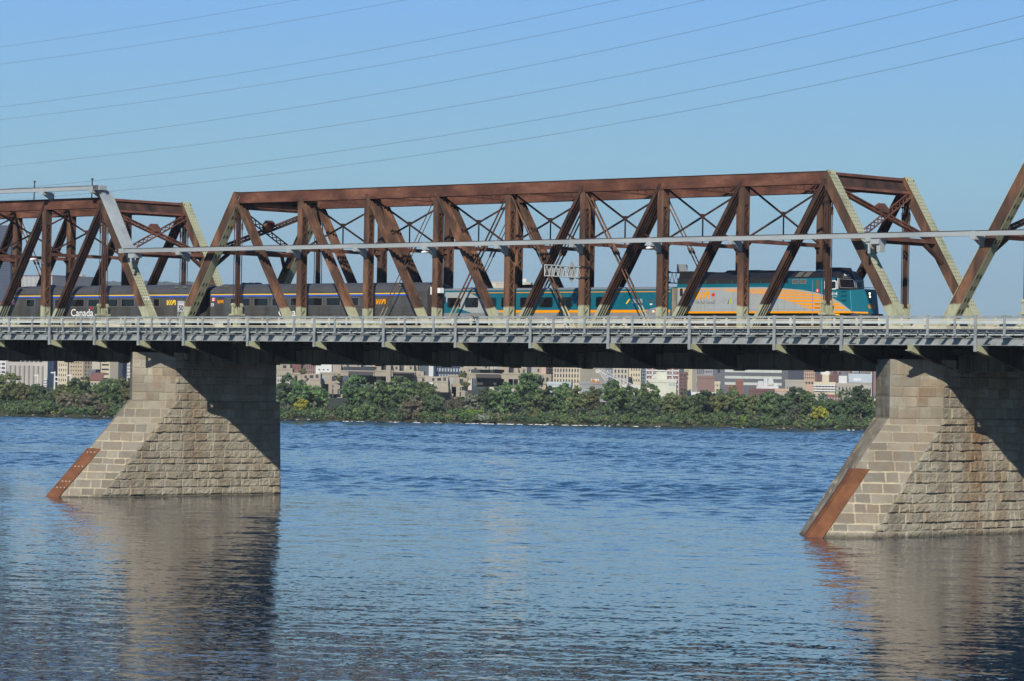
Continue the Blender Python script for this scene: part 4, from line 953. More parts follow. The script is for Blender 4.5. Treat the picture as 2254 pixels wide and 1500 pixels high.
def teal_coach(x0, x1):
    r = empty('passenger_coach', ((x0+x1)/2, YC, RAILZ), 0, 'low teal and grey coach with yellow stripe right behind the locomotive', 'railway coach', 'coaches of the passenger train')
    side = [(YS+0.06, 14.45), (YS, 15.1), (YS, 16.90)]
    arc = [(YS+0.05, 16.98), (YS+0.18, 17.06), (YS+0.5, 17.12), (YC, 17.15)]
    full = side+arc; prof = full+[(2*YC-y, z) for y, z in reversed(full[:-1])]
    mb = MB(); mb.loft([[(x, y, z) for y, z in prof] for x in (x0+0.25, x1-0.45)]); mb.build('body', T_['teal'], r)
    mb = MB(); mb.loft([[(x, y, z+0.006) for y, z in [(YS+0.02, 16.955)]+arc[1:]+[(2*YC-y, z) for y, z in reversed(arc[1:-1])]+[(2*YC-YS-0.02, 16.955)]] for x in (x0+0.3, x1-0.5)]); mb.build('roof', T_['midgrey'], r)
    dec(r, 'grey_skirt', rect(x0+0.3, x1-0.5, 14.5, 15.205), T_['midgrey'], 0.005)
    g = [(x0+1.45, 16.82), (25.2, 16.82), (26.2, 16.45), (28.35, 15.215), (25.5, 15.215), (23.9, 15.62), (22.62, 16.14)]
    dec(r, 'grey_flash', [(22.7, 16.82), (25.15, 16.82), (26.15, 16.45), (28.3, 15.43), (28.7, 15.21), (25.6, 15.21), (23.95, 15.62), (22.62, 16.15)], T_['grey'], 0.006)
    dec(r, 'thin_stripe', rect(25.25, x1-0.5, 16.735, 16.79), T_['yellow'], 0.012)
    dec(r, 'yellow_band', [(28.75, 15.215), (x1-0.5, 15.215), (x1-0.5, 15.42), (28.25, 15.42)], T_['yellow'], 0.012)
    dec(r, 'grey_swoosh', [(42.9, 15.215), (43.5, 15.215), (45.2, 15.50), (45.2, 15.72), (44.6, 15.68), (43.8, 15.52)], T_['midgrey'], 0.018)
    for a, b in [(22.96,24.37),(24.86,26.26),(26.74,28.17),(28.7,30.12),(30.63,31.99),(32.54,33.99),(34.55,35.91),(36.43,37.84),(38.34,39.74)]:
        w = dec(r, 'window', rrect(a, b, 15.64, 16.39, 0.13), T_['glass'], 0.019, th=0.006)
    # yellow slash and two lines of lettering
    dec(r, 'slash_mark', [(41.28, 15.88), (41.42, 15.86), (41.72, 16.22), (41.58, 16.22)], T_['stripeyel'], 0.014)
    text('BUSINESS', 1.0, 0.13, T_['white'], r, 'lettering', face_y(41.9, YS-0.012, 16.09)); text('AFFAIRES', 1.0, 0.13, T_['white'], r, 'lettering', face_y(41.9, YS-0.012, 15.92))
    dec(r, 'door_handle', rrect(43.5, 44.05, 16.0, 16.13, 0.05), T_['dark'], 0.012); dec(r, 'arrow_mark', [(43.62, 15.88), (43.9, 15.88), (43.9, 15.82), (43.76, 15.76), (43.62, 15.82)], T_['white'], 0.012)
    via(r, 21.62, 22.2, 15.98, 16.35, T_['yellow']); dec(r, 'side_vent', rect(42.8, 43.4, 16.87, 16.94), T_['dark'], 0.004)
    for xx in (44.0, 44.35):
        mb = MB(); mb.tube([(xx, YS-0.01, 15.30), (xx, YS-0.05, 15.30)], 0.10, 12); mb.build('marker_lamp', T_['white'], r)
    for k in range(4):
        mb = MB(); xx = 23.2+k*0.78; mb.prism([(xx, YC-0.3, 17.13), (xx+0.25, YC-0.3, 17.24), (xx+0.5, YC-0.3, 17.13)], (0, 0.6, 0)); mb.build('roof_hood', T_['black'], r)
    mb = MB(); mb.box(x1-0.45, x1-0.02, YS+0.12, 2*YC-YS-0.12, 14.5, 17.02); mb.build('end_diaphragm', T_['rustgrey'], r)
    mb = MB(); mb.box(x0-0.05, x0+0.25, YC-0.85, YC+0.85, 14.5, 16.9); mb.build('diaphragm', T_['diaph'], r)
    for xx in (x0+3.3, x1-3.3): bogie(r, xx)
    for c in r.children: c.location = Vector(c.location)-Vector(r.location)
teal_coach(21.25, 46.1)

def locomotive():
    xr, xf = 46.22, 60.95
    r = empty('locomotive', ((xr+63)/2, YC, RAILZ), 0, 'teal, grey and yellow diesel locomotive numbered 6414 heading right', 'locomotive')
    prof = [(YS, 15.14), (YS, 17.64), (1.72, 18.16), (2*YC-1.72, 18.16), (2*YC-YS, 17.64), (2*YC-YS, 15.14)]
    F = 2*YC
    mb = MB(); mb.loft([[(x, y, z) for y, z in ((YS, 15.14), (YS, 17.64), (F-YS, 17.64), (F-YS, 15.14))] for x in (xr, 60.88)])
    # nose: shelf, chamfered prow
    top = [(60.88, YS, 16.80), (62.05, YS, 16.78), (62.74, 1.95, 16.86), (62.74, F-1.95, 16.86), (62.05, F-YS, 16.78), (60.88, F-YS, 16.80)]
    bot = [(60.88, YS, 15.14), (62.20, YS, 15.14), (62.98, 1.95, 15.14), (62.98, F-1.95, 15.14), (62.20, F-YS, 15.14), (60.88, F-YS, 15.14)]
    mb.add(top+bot, [(0,1,2,3,4,5), (11,10,9,8,7,6)]+[(i, (i+1) % 6, (i+1) % 6+6, i+6) for i in range(5)])
    mb.build('body', T_['teal'], r)
    mb = MB(); mb.loft([[(x, y, z) for y, z in ((YS, 17.64), (1.72, 18.16), (F-1.72, 18.16), (F-YS, 17.64))] for x in (xr, 60.7)]); mb.build('roof', T_['black'], r)
    # cab front: two flat panes meeting at a centre post, black hood above
    A, Cc = (60.98, YS, 16.82), (61.42, YC, 16.82); A2, C2 = (60.88, YS, 17.62), (61.24, YC, 17.62)
    mir = lambda p: (p[0], F-p[1], p[2])
    mb = MB(); mb.add([A, Cc, C2, A2, mir(A), mir(A2), (60.88, YS, 16.82), (60.88, F-YS, 16.82), (60.7, YS, 17.62), (60.7, F-YS, 17.62)], [(0,1,2,3), (1,4,5,2), (0,3,8,6), (4,7,9,5)])
    cf = mb.build('cab_front', T_['black'], r)
    U3, V3 = (60.70, 1.72, 18.17), (60.95, YC, 18.19)
    mb = MB(); mb.add([A2, C2, V3, U3, mir(A2), mir(U3), (60.5, 1.72, 18.17), (60.5, F-1.72, 18.17), (60.7, YS, 17.64), (60.7, F-YS, 17.64)], [(0,1,2,3), (1,4,5,2), (3,2,5,7,6), (0,3,6,8), (4,9,7,5)]); hd = mb.build('cab_hood', T_['black'], r)
    def on(a, b, c, d, u, v, lift):
        a, b, c, d = map(Vector, (a, b, c, d)); n = (b-a).cross(d-a).normalized()
        if n.dot(CAM_P-a) < 0: n = -n
        return (a*(1-u)+b*u)*(1-v)+(d*(1-u)+c*u)*v+n*lift
    for qa, nm in (((A, Cc, C2, A2), 'windscreen'), ((mir(A), Cc, C2, mir(A2)), 'windscreen')):
        mb = MB(); mb.add([on(*qa, u, v, 0.012) for u, v in ((0.14, 0.20), (0.93, 0.20), (0.93, 0.90), (0.14, 0.90))], [(0,1,2,3)]); w = mb.build(nm, T_['glass'], r)
        mb = MB()
        for (u0, v0), (u1, v1) in (((0.12, 0.17), (0.95, 0.17)), ((0.95, 0.17), (0.95, 0.93)), ((0.95, 0.93), (0.12, 0.93)), ((0.12, 0.93), (0.12, 0.17))): mb.tube([on(*qa, u0, v0, 0.014), on(*qa, u1, v1, 0.014)], 0.022, 6)
        mb.build('frame', T_['midgrey'], w)
    q = (A2, C2, V3, U3)
    mb = MB(); mb.add([on(*q, u, v, 0.010) for u, v in ((0.34, 0.10), (0.80, 0.10), (0.80, 0.80), (0.34, 0.80))], [(0,1,2,3)]); nb = mb.build('number_board', T_['black'], r)
    mb = MB()
    for (u0, v0), (u1, v1) in (((0.34, 0.10), (0.80, 0.10)), ((0.80, 0.10), (0.80, 0.80)), ((0.80, 0.80), (0.34, 0.80)), ((0.34, 0.80), (0.34, 0.10))): mb.tube([on(*q, u0, v0, 0.014), on(*q, u1, v1, 0.014)], 0.014, 6)
    mb.build('frame', T_['midgrey'], nb)
    o_, ex, ey = on(*q, 0.41, 0.27, 0.018), on(*q, 0.73, 0.27, 0.018), on(*q, 0.41, 0.64, 0.018)
    X_ = (ex-o_).normalized(); Z_ = X_.cross((ey-o_).normalized()).normalized(); Y_ = Z_.cross(X_)
    text('6414', (ex-o_).length, (ey-o_).length, T_['white'], nb, 'lettering', Matrix(((X_.x, Y_.x, Z_.x, o_.x), (X_.y, Y_.y, Z_.y, o_.y), (X_.z, Y_.z, Z_.z, o_.z), (0, 0, 0, 1))), bold=0.02)
    mb = MB(); mb.box(60.93, 60.985, YS-0.006, YS+0.02, 16.85, 17.62); mb.build('cab_pillar', T_['white'], r)
    mb = MB()                                           # edge highlight down the nose corner, painted as a lighter teal strip
    mb.beam((62.06, YS-0.005, 16.74), (62.20, YS-0.005, 15.3), 0.02, 0.05); mb.build('corner_highlight', gloss('teal_edge_highlight', (0.05,0.32,0.40), 0.3, 0.1), r)
    mb = MB()                                           # dark shelf behind the windscreen base and grab rails on the nose
    mb.add([(60.98, YS+0.02, 16.81), (61.42, YC, 16.81), (60.98, F-YS, 16.81), (61.6, F-YS-0.1, 16.80), (61.75, YC, 16.83), (61.3, YS+0.05, 16.80)], [(0,1,2,3,4,5)]); mb.build('wiper_shelf', T_['black'], r)
    mb = MB()
    pts = [(62.05, YS+0.05, 16.80), (62.72, 1.97, 16.88), (62.72, F-1.97, 16.88), (62.05, F-YS-0.05, 16.8)]
    mb.tube([(p[0]-0.03, p[1], p[2]+0.09) for p in pts], 0.018, 6)
    for p in pts: mb.tube([(p[0]-0.03, p[1], p[2]), (p[0]-0.03, p[1], p[2]+0.09)], 0.012, 5)
    mb.build('nose_rail', T_['black'], r)
    # livery on the side
    dec(r, 'grey_panel', [(xr+0.05, 15.30), (62.18, 15.30), (61.7, 15.62), (61.22, 15.91), (60.41, 16.27), (59.19, 16.59), (57.77, 16.81), (55.59, 16.97), (54.27, 17.03), (xr+0.05, 17.03)], T_['grey'], 0.003)
    dec(r, 'sill_stripe', rect(xr+0.3, 62.15, 15.15, 15.295), T_['yellow'], 0.004, th=0.02)
    mb = MB(); mb.prism([(62.15, YS-0.02, 15.15), (62.95, 1.93, 15.15), (62.95, 1.93, 15.255), (62.15, YS-0.02, 15.255)], (0.01, -0.02, 0)); mb.build('sill_stripe', T_['yellow'], r)
    dec(r, 'thin_stripe', rect(xr+0.05, 50.2, 16.86, 16.92), T_['yellow'], 0.008)
    bnd = [(54.27, 17.0), (55.59, 16.92), (57.77, 16.74), (59.19, 16.50), (60.41, 16.17), (61.22, 15.82), (61.7, 15.54), (62.1, 15.3)]
    def xb(z):
        for (xa, za), (xc_, zc) in zip(bnd[:-1], bnd[1:]):
            if za >= z >= zc: return xa+(xc_-xa)*(za-z)/(za-zc)
        return 54
    for k, (xs, za, zb) in enumerate([(50.1, 16.91, 16.85), (50.4, 16.79, 16.71), (52.6, 16.66, 16.57), (54.0, 16.50, 16.39), (55.1, 16.31, 16.18), (56.1, 16.10, 15.95), (57.0, 15.87, 15.70), (57.7, 15.63, 15.45)]):
        e0, e1 = xb(za)-0.1, xb(zb)-0.1; dec(r, 'swoosh_stripe', [(xs, za), (min(e0, e1), za), (max(e0, e1), zb), (xs+0.9, zb)], T_['yellow'], 0.008)
    via(r, 47.91, 49.33, 16.20, 16.73, T_['yellow'], 0.010); leaf(r, 49.66, 16.42, 0.26, T_['red'], 0.010)
    text('VIA Rail Canada', 1.93, 0.22, T_['dark'], r, 'lettering', face_y(47.93, YS-0.012, 15.84)); dec(r, 'small_flag', rect(49.72, 49.86, 16.05, 16.10), T_['red'], 0.010)
    m2 = gloss('pale_grey_lettering', (0.28, 0.30, 0.30), 0.5, 0.1)
    for s_, xa, w, z in (('UN', 50.52, 0.26, 16.22), ('CHOIX', 50.36, 0.58, 16.05), ('VERT', 50.42, 0.44, 15.88), ('GREEN', 51.50, 0.6, 16.05), ('CHOICE', 51.50, 0.66, 15.88)): text(s_, w, 0.12, m2, r, 'lettering', face_y(xa, YS-0.012, z))
    dec(r, 'sail_mark', [(51.13, 15.84), (51.40, 15.90), (51.36, 16.15), (51.24, 16.30)], T_['lime'], 0.010); dec(r, 'sail_shadow_mark', [(51.0, 15.82), (51.10, 15.84), (51.2, 16.28), (51.1, 16.1)], T_['dark'], 0.010)
    text('6414', 0.78, 0.25, T_['white'], r, 'lettering', face_y(60.16, YS-0.014, 16.40), bold=0.02); text('EPA-020', 0.4, 0.07, T_['white'], r, 'lettering', face_y(60.5, YS-0.014, 16.28))
    mb = MB(); mb.tube([(59.17, YS-0.002, 16.74), (59.17, YS-0.014, 16.74)], 0.15, 16); dd_ = mb.build('red_roundel', T_['red'], r); dec(dd_, 'white_mark', [(59.12, 16.68), (59.2, 16.66), (59.23, 16.74), (59.17, 16.86), (59.12, 16.8)], T_['white'], 0.016)
    # radiator and vent openings, panels, doors
    dec(r, 'radiator_grille', rect(xr+0.1, 56.55, 17.30, 17.64), T_['grille'], 0.004, th=0.012)
    for xx in (48.9, 50.0, 51.35, 54.0): dec(r, 'grille_post', rect(xx, xx+0.05, 17.30, 17.5), T_['teal'], 0.018)
    for a, b in ((56.94, 57.43), (57.63, 58.12)):
        w = dec(r, 'vent', rect(a, b, 17.28, 17.53), T_['ventgrey'], 0.006); mb = MB()
        for p in ((a-0.03, a, 17.25, 17.56), (b, b+0.03, 17.25, 17.56), (a, b, 17.25, 17.28), (a, b, 17.53, 17.56)): mb.box(p[0], p[1], YS-0.02, YS-0.004, p[2], p[3])
        mb.build('vent_frame', T_['midgrey'], w)
    for xx in (57.05, 57.75):
        q4 = [(xx, YS+0.10, 17.72), (xx+0.5, YS+0.10, 17.72), (xx+0.55, YS+0.58, 18.08), (xx+0.05, YS+0.58, 18.08)]
        mb = MB(); mb.prism(q4, (0, -0.02, 0.03)); mb.build('roof_vent', T_['ventgrey'], r)
    seams = MB()
    for xx in (47.75, 48.15, 48.5, 48.85, 49.75, 51.5, 53.1, 54.2, 54.8, 55.6, 56.2, 57.2, 58.0, 58.6): seams.box(xx, xx+0.012, YS-0.0075, YS-0.0035, 15.32, 16.82)
    seams.box(49.2, 58.3, YS-0.0075, YS-0.0035, 15.40, 15.412); seams.build('panel_seam', T_['dark'], r)
    dec(r, 'side_opening', rrect(46.5, 46.78, 16.40, 16.98, 0.1), T_['hole' if 'hole' in T_ else 'black'], 0.012)
    dec(r, 'access_panel', rect(47.05, 47.6, 15.31, 15.68), T_['rustgrey'], 0.008); dec(r, 'access_panel', rect(47.15, 47.5, 15.95, 16.4), T_['rustgrey'], 0.008)
    d = dec(r, 'cab_door', rect(58.9, 59.5, 15.45, 17.56), T_['teal'], 0.0015, th=0.001); dec(d, 'door_glass', rrect(59.02, 59.32, 16.93, 17.50, 0.12), T_['ventgrey'], 0.012)
    for xx in (58.80, 59.58):
        mb = MB(); mb.tube([(xx, YS-0.08, 14.4), (xx, YS-0.08, 17.45), (xx, YS, 17.5)], 0.018, 6); mb.build('grab_rail', T_['midgrey'], r)
    for z in (15.22, 15.50, 15.78): dec(r, 'step', rect(58.95, 59.42, z, z+0.05), T_['black'], 0.012)
    w = dec(r, 'cab_window', rrect(59.75, 60.86, 16.82, 17.46, 0.12), T_['white'], 0.006); dec(w, 'pane', rrect(59.83, 60.78, 16.89, 17.39, 0.09), T_['glass'], 0.012)
    for z in (16.05, 16.38, 16.68):
        mb = MB(); mb.tube([(61.3, YS-0.01, z+0.04), (61.33, YS-0.07, z), (61.75, YS-0.07, z), (61.78, YS-0.01, z+0.04)], 0.016, 6); mb.build('nose_step', T_['black'], r)
    # headlights, nose logo, anticlimber, pilot
    for z, mm in ((16.56, 'lamp'), (16.34, 'lamp'), (16.08, 'midgrey')):
        xx = 62.74+(16.86-z)/1.72*0.24; mb = MB(); mb.tube([(xx-0.03, 2.28, z), (xx+0.03, 2.28, z)], 0.085, 14); mb.build('headlight', T_[mm], r)
    mb = MB(); mb.add([(62.74+(16.86-z)/1.72*0.24+0.008, y, z) for y, z in ((2.12, 15.95), (2.44, 15.95), (2.44, 16.72), (2.12, 16.72))], [(0,1,2,3)]); mb.build('lamp_panel', T_['black'], r)
    mb = MB()
    def nfp(a, b): z = 15.52+b*0.26; t = a; return (62.74+(16.86-z)/1.72*0.24-0.2+t*0.2+0.012, 1.62+t*0.72, z)
    ml = Matrix()
    for pl in VIA_:
        pts = []
        for a, b in pl:
            z = 15.50+b*0.27; y = 1.98+a*0.75; pts.append((62.74+(16.86-z)/1.72*0.24+0.010, y, z))
        mb.prism(pts, (0.004, 0, 0))
    mb.build('logo', T_['yellow'], r)
    mb = MB(); mb.prism([(62.1, YS-0.02, 14.98), (62.25, YS-0.02, 14.98), (63.28, 1.85, 14.98), (63.28, F-1.85, 14.98), (62.25, F-YS+0.02, 14.98), (62.1, F-YS+0.02, 14.98)], (0, 0, 0.16)); mb.build('anticlimber', T_['black'], r)
    mb = MB(); mb.prism([(62.0, YS+0.1, 14.0), (62.9, 1.7, 14.0), (62.9, F-1.7, 14.0), (62.0, F-YS-0.1, 14.0)], (0, 0, 0.98)); mb.build('pilot', T_['black'], r)
    mb = MB(); mb.box(xr+0.2, 62.0, YS+0.18, F-YS-0.18, 14.75, 15.14); mb.build('underframe', T_['black'], r)
    mb = MB(); mb.box(52.0, 57.0, YS+0.12, F-YS-0.12, 14.1, 14.76); mb.build('fuel_tank', T_['black'], r)
    mb = MB(); mb.tube([(60.9, YS-0.05, 15.03), (61.15, YS-0.05, 15.03)], 0.07, 10); mb.build('marker_lamp', T_['stripeyel'], r)
    for x, y0, y1, x1_, z0, z1 in ((47.0, 1.75, 3.35, 48.6, 18.15, 18.22), (50.0, 1.8, 3.3, 53.4, 18.15, 18.30), (53.6, 1.8, 3.3, 55.6, 18.15, 18.26), (55.9, 1.9, 3.2, 56.9, 18.15, 18.21), (58.9, 1.9, 3.2, 60.6, 18.16, 18.42)):
        mb = MB(); mb.prism([(x, y0, z0), (x1_, y0, z0), (x1_-0.25, y0+0.1, z1), (x+0.25, y0+0.1, z1)], (0, y1-y0, 0)); mb.build('roof_housing', T_['black'], r)
    for xx, yy in ((58.3, 2.0), (58.75, 1.9)):
        mb = MB(); mb.tube([(xx, yy, 18.16), (xx+0.35, yy, 18.24)], 0.07, 8); mb.build('horn', T_['white'], r)
    mb = MB(); mb.box(xr-0.02, xr+1.2, 1.3, F-1.3, 17.62, 18.24); mb.build('rear_hood', T_['black'], r)
    bogie(r, 49.6, 2.75, 2, 0.51); bogie(r, 59.2, 2.75, 2, 0.51)
    for c in r.children: c.location = Vector(c.location)-Vector(r.location)
locomotive()
# ------------------------------------------------------------------ trees on the far bank
def leaf_mat(name, dark, mid, light):
    m, nt, bs = new_mat(name)
    at = nd(nt, 'ShaderNodeAttribute', attribute_name='tint'); oi = nd(nt, 'ShaderNodeObjectInfo')
    sx = nd(nt, 'ShaderNodeSeparateColor'); nt.links.new(at.outputs['Color'], sx.inputs[0])
    c = ramp(nt, sx.outputs[0], [(0.0, dark), (0.5, mid), (1.0, light)])
    hs = nd(nt, 'ShaderNodeHueSaturation'); nt.links.new(c, hs.inputs['Color'])
    nt.links.new(math_(nt, 'ADD', 0.475, math_(nt, 'MULTIPLY', oi.outputs['Random'], 0.045)), hs.inputs['Hue'])
    nt.links.new(math_(nt, 'ADD', 0.80, math_(nt, 'MULTIPLY', oi.outputs['Random'], 0.4)), hs.inputs['Value'])
    nt.links.new(hs.outputs[0], bs.inputs['Base Color']); bs.inputs['Roughness'].default_value = 0.7; bs.inputs['Specular IOR Level'].default_value = 0.25
    return m
LM = dict(green=leaf_mat('green_leaves', (0.044,0.078,0.034), (0.083,0.137,0.055), (0.150,0.215,0.075)),
          dark=leaf_mat('dark_green_leaves', (0.034,0.060,0.034), (0.062,0.101,0.049), (0.104,0.150,0.068)),
          olive=leaf_mat('olive_leaves', (0.065,0.081,0.036), (0.117,0.140,0.056), (0.189,0.202,0.078)),
          brown=leaf_mat('brownish_leaves', (0.072,0.068,0.047), (0.117,0.109,0.072), (0.169,0.150,0.094)),
          yellow=leaf_mat('yellow_leaves', (0.143,0.169,0.023), (0.286,0.299,0.039), (0.442,0.416,0.065)),
          silver=leaf_mat('silver_leaves', (0.130,0.156,0.117), (0.221,0.254,0.195), (0.325,0.364,0.273)),
          lime=leaf_mat('lime_leaves', (0.058,0.111,0.021), (0.111,0.182,0.036), (0.182,0.260,0.055)))
MT['bark'] = weathered('pale_bark', (0.07,0.06,0.045), (0.14,0.12,0.09), (0.24,0.21,0.17), 1.5, rough=0.9)
def leaf_faces(rs, centres, radii, per, size, flat=0.8):
    V = []; T = []
    for c, r in zip(centres, radii):
        n = per; d = rs.normal(size=(n, 3)); d /= np.linalg.norm(d, axis=1)[:, None]
        p = c+d*(r*rs.uniform(0.45, 1.0, n)[:, None])*np.array([1, 1, flat])
        a = rs.normal(size=(n, 3)); a /= np.linalg.norm(a, axis=1)[:, None]
        nn = d*0.8+a*0.6+np.array([0, 0, 0.25]); nn /= np.linalg.norm(nn, axis=1)[:, None]
        t = np.cross(nn, rs.normal(size=(n, 3))); t /= np.linalg.norm(t, axis=1)[:, None]; b = np.cross(nn, t)
        s = size*rs.uniform(0.6, 1.3, n)[:, None]
        q = np.stack([p-t*s, p-b*s*0.62, p+t*s, p+b*s*0.62], 1); V.append(q.reshape(-1, 3))
        T.append(np.repeat(np.clip(rs.uniform(0.15, 0.85)+rs.uniform(-0.38, 0.38, n), 0, 1), 4))
    V = np.concatenate(V); T = np.concatenate(T); return V, T
def leaf_mesh(name, V, T):
    me = bpy.data.meshes.new(name); n = len(V)//4
    me.from_pydata(V.tolist(), [], np.arange(n*4).reshape(n, 4).tolist())
    at = me.color_attributes.new('tint', 'FLOAT_COLOR', 'POINT'); c = np.ones((n*4, 4), np.float32); c[:, 0] = T; at.data.foreach_set('color', c.ravel()); return me
def make_tree_mesh(seed, h, w, base, kind, dens=1.0, shape='round'):
    """trunk mesh and crown mesh of a tree h high and w wide whose crown starts at the height base"""
    rs = np.random.RandomState(seed); mb = MB(); cen = []; rad = []
    tr = 0.02*h+0.05; lean = rs.uniform(-0.05, 0.05, 2)*h
    top = np.array([lean[0], lean[1], h*0.72]); mb.tube([(0, 0, -0.6), (lean[0]*0.3, lean[1]*0.3, h*0.3), tuple(top)], [tr, tr*0.75, tr*0.2], 7)
    nl = int(7+w*1.1)
    for i in range(nl):
        f = rs.uniform(0.25, 0.95); a = rs.uniform(0, 6.28)
        z0 = max(base*0.7, h*0.18)+(h*0.66-base*0.7)*f*0.9; p0 = np.array([lean[0]*z0/h, lean[1]*z0/h, z0])
        env = math.sin(math.pi*min(1, max(0.12, 0.22+0.75*f)))**0.7
        L = w*0.5*env*rs.uniform(0.55, 1.05); rise = rs.uniform(0.25, 0.8)*L+0.1*h*(1-f)
        p1 = p0+np.array([math.cos(a)*L, math.sin(a)*L, rise]); p1[2] = min(p1[2], h*0.93)
        pm = (p0+p1)/2+np.array([0, 0, 0.12*L]); mb.tube([tuple(p0), tuple(pm), tuple(p1)], [tr*0.45, tr*0.28, tr*0.08], 5)
        for k in range(3): cen.append(p1*(0.55+0.22*k)+p0*(0.45-0.22*k)+rs.normal(size=3)*0.35); rad.append(rs.uniform(0.07, 0.13)*(w+h*0.4)*0.75)
    for i in range(int(46*dens*(w/6+0.4))):
        u = rs.uniform(-1, 1); a = rs.uniform(0, 6.28); zc = base+(h-base)*(0.5+0.5*u)*0.97
        env = (1-abs(u)**2.4)**0.5 if shape == 'round' else (0.35+0.65*(1-u)/2 if shape == 'cone' else (1-abs(u)**4)**0.5)
        r = w*0.56*env*math.sqrt(rs.uniform(0.1, 1.0)); cen.append(np.array([math.cos(a)*r+lean[0]*zc/h, math.sin(a)*r+lean[1]*zc/h, zc])); rad.append(rs.uniform(0.08, 0.15)*(w*0.6+1.5))
    V, T = leaf_faces(rs, cen, rad, int(64*dens), 0.26)
    return mb.mesh('trunk'), leaf_mesh('crown', V, T)
TREE_N = [0]
def tree(u, vt, wpx, kind, label, D=None, base=0.25, dens=1.0, shape='round', name='tree', cat='tree', vb=None):
    TREE_N[0] += 1; sd_ = 100+TREE_N[0]; rr = random.Random(sd_)
    D = D or SHORE+rr.uniform(6, 30); zg = 0.9+0.05*(D-SHORE) if vb is None else zat(u, vb, D)
    h = zat(u, vt, D)-zg; w = wpx*D/CAM_F
    tm, cm = make_tree_mesh(sd_, h, w, h*base, kind, dens, shape)
    p = bg(u, D, zg); r = empty(name, p, rr.uniform(0, 6.28), label, cat, 'trees and shrubs along the far bank')
    link('trunk', tm, MT['bark'], r); link('crown', cm, LM[kind], r); return r
FB = ' on the far bank'
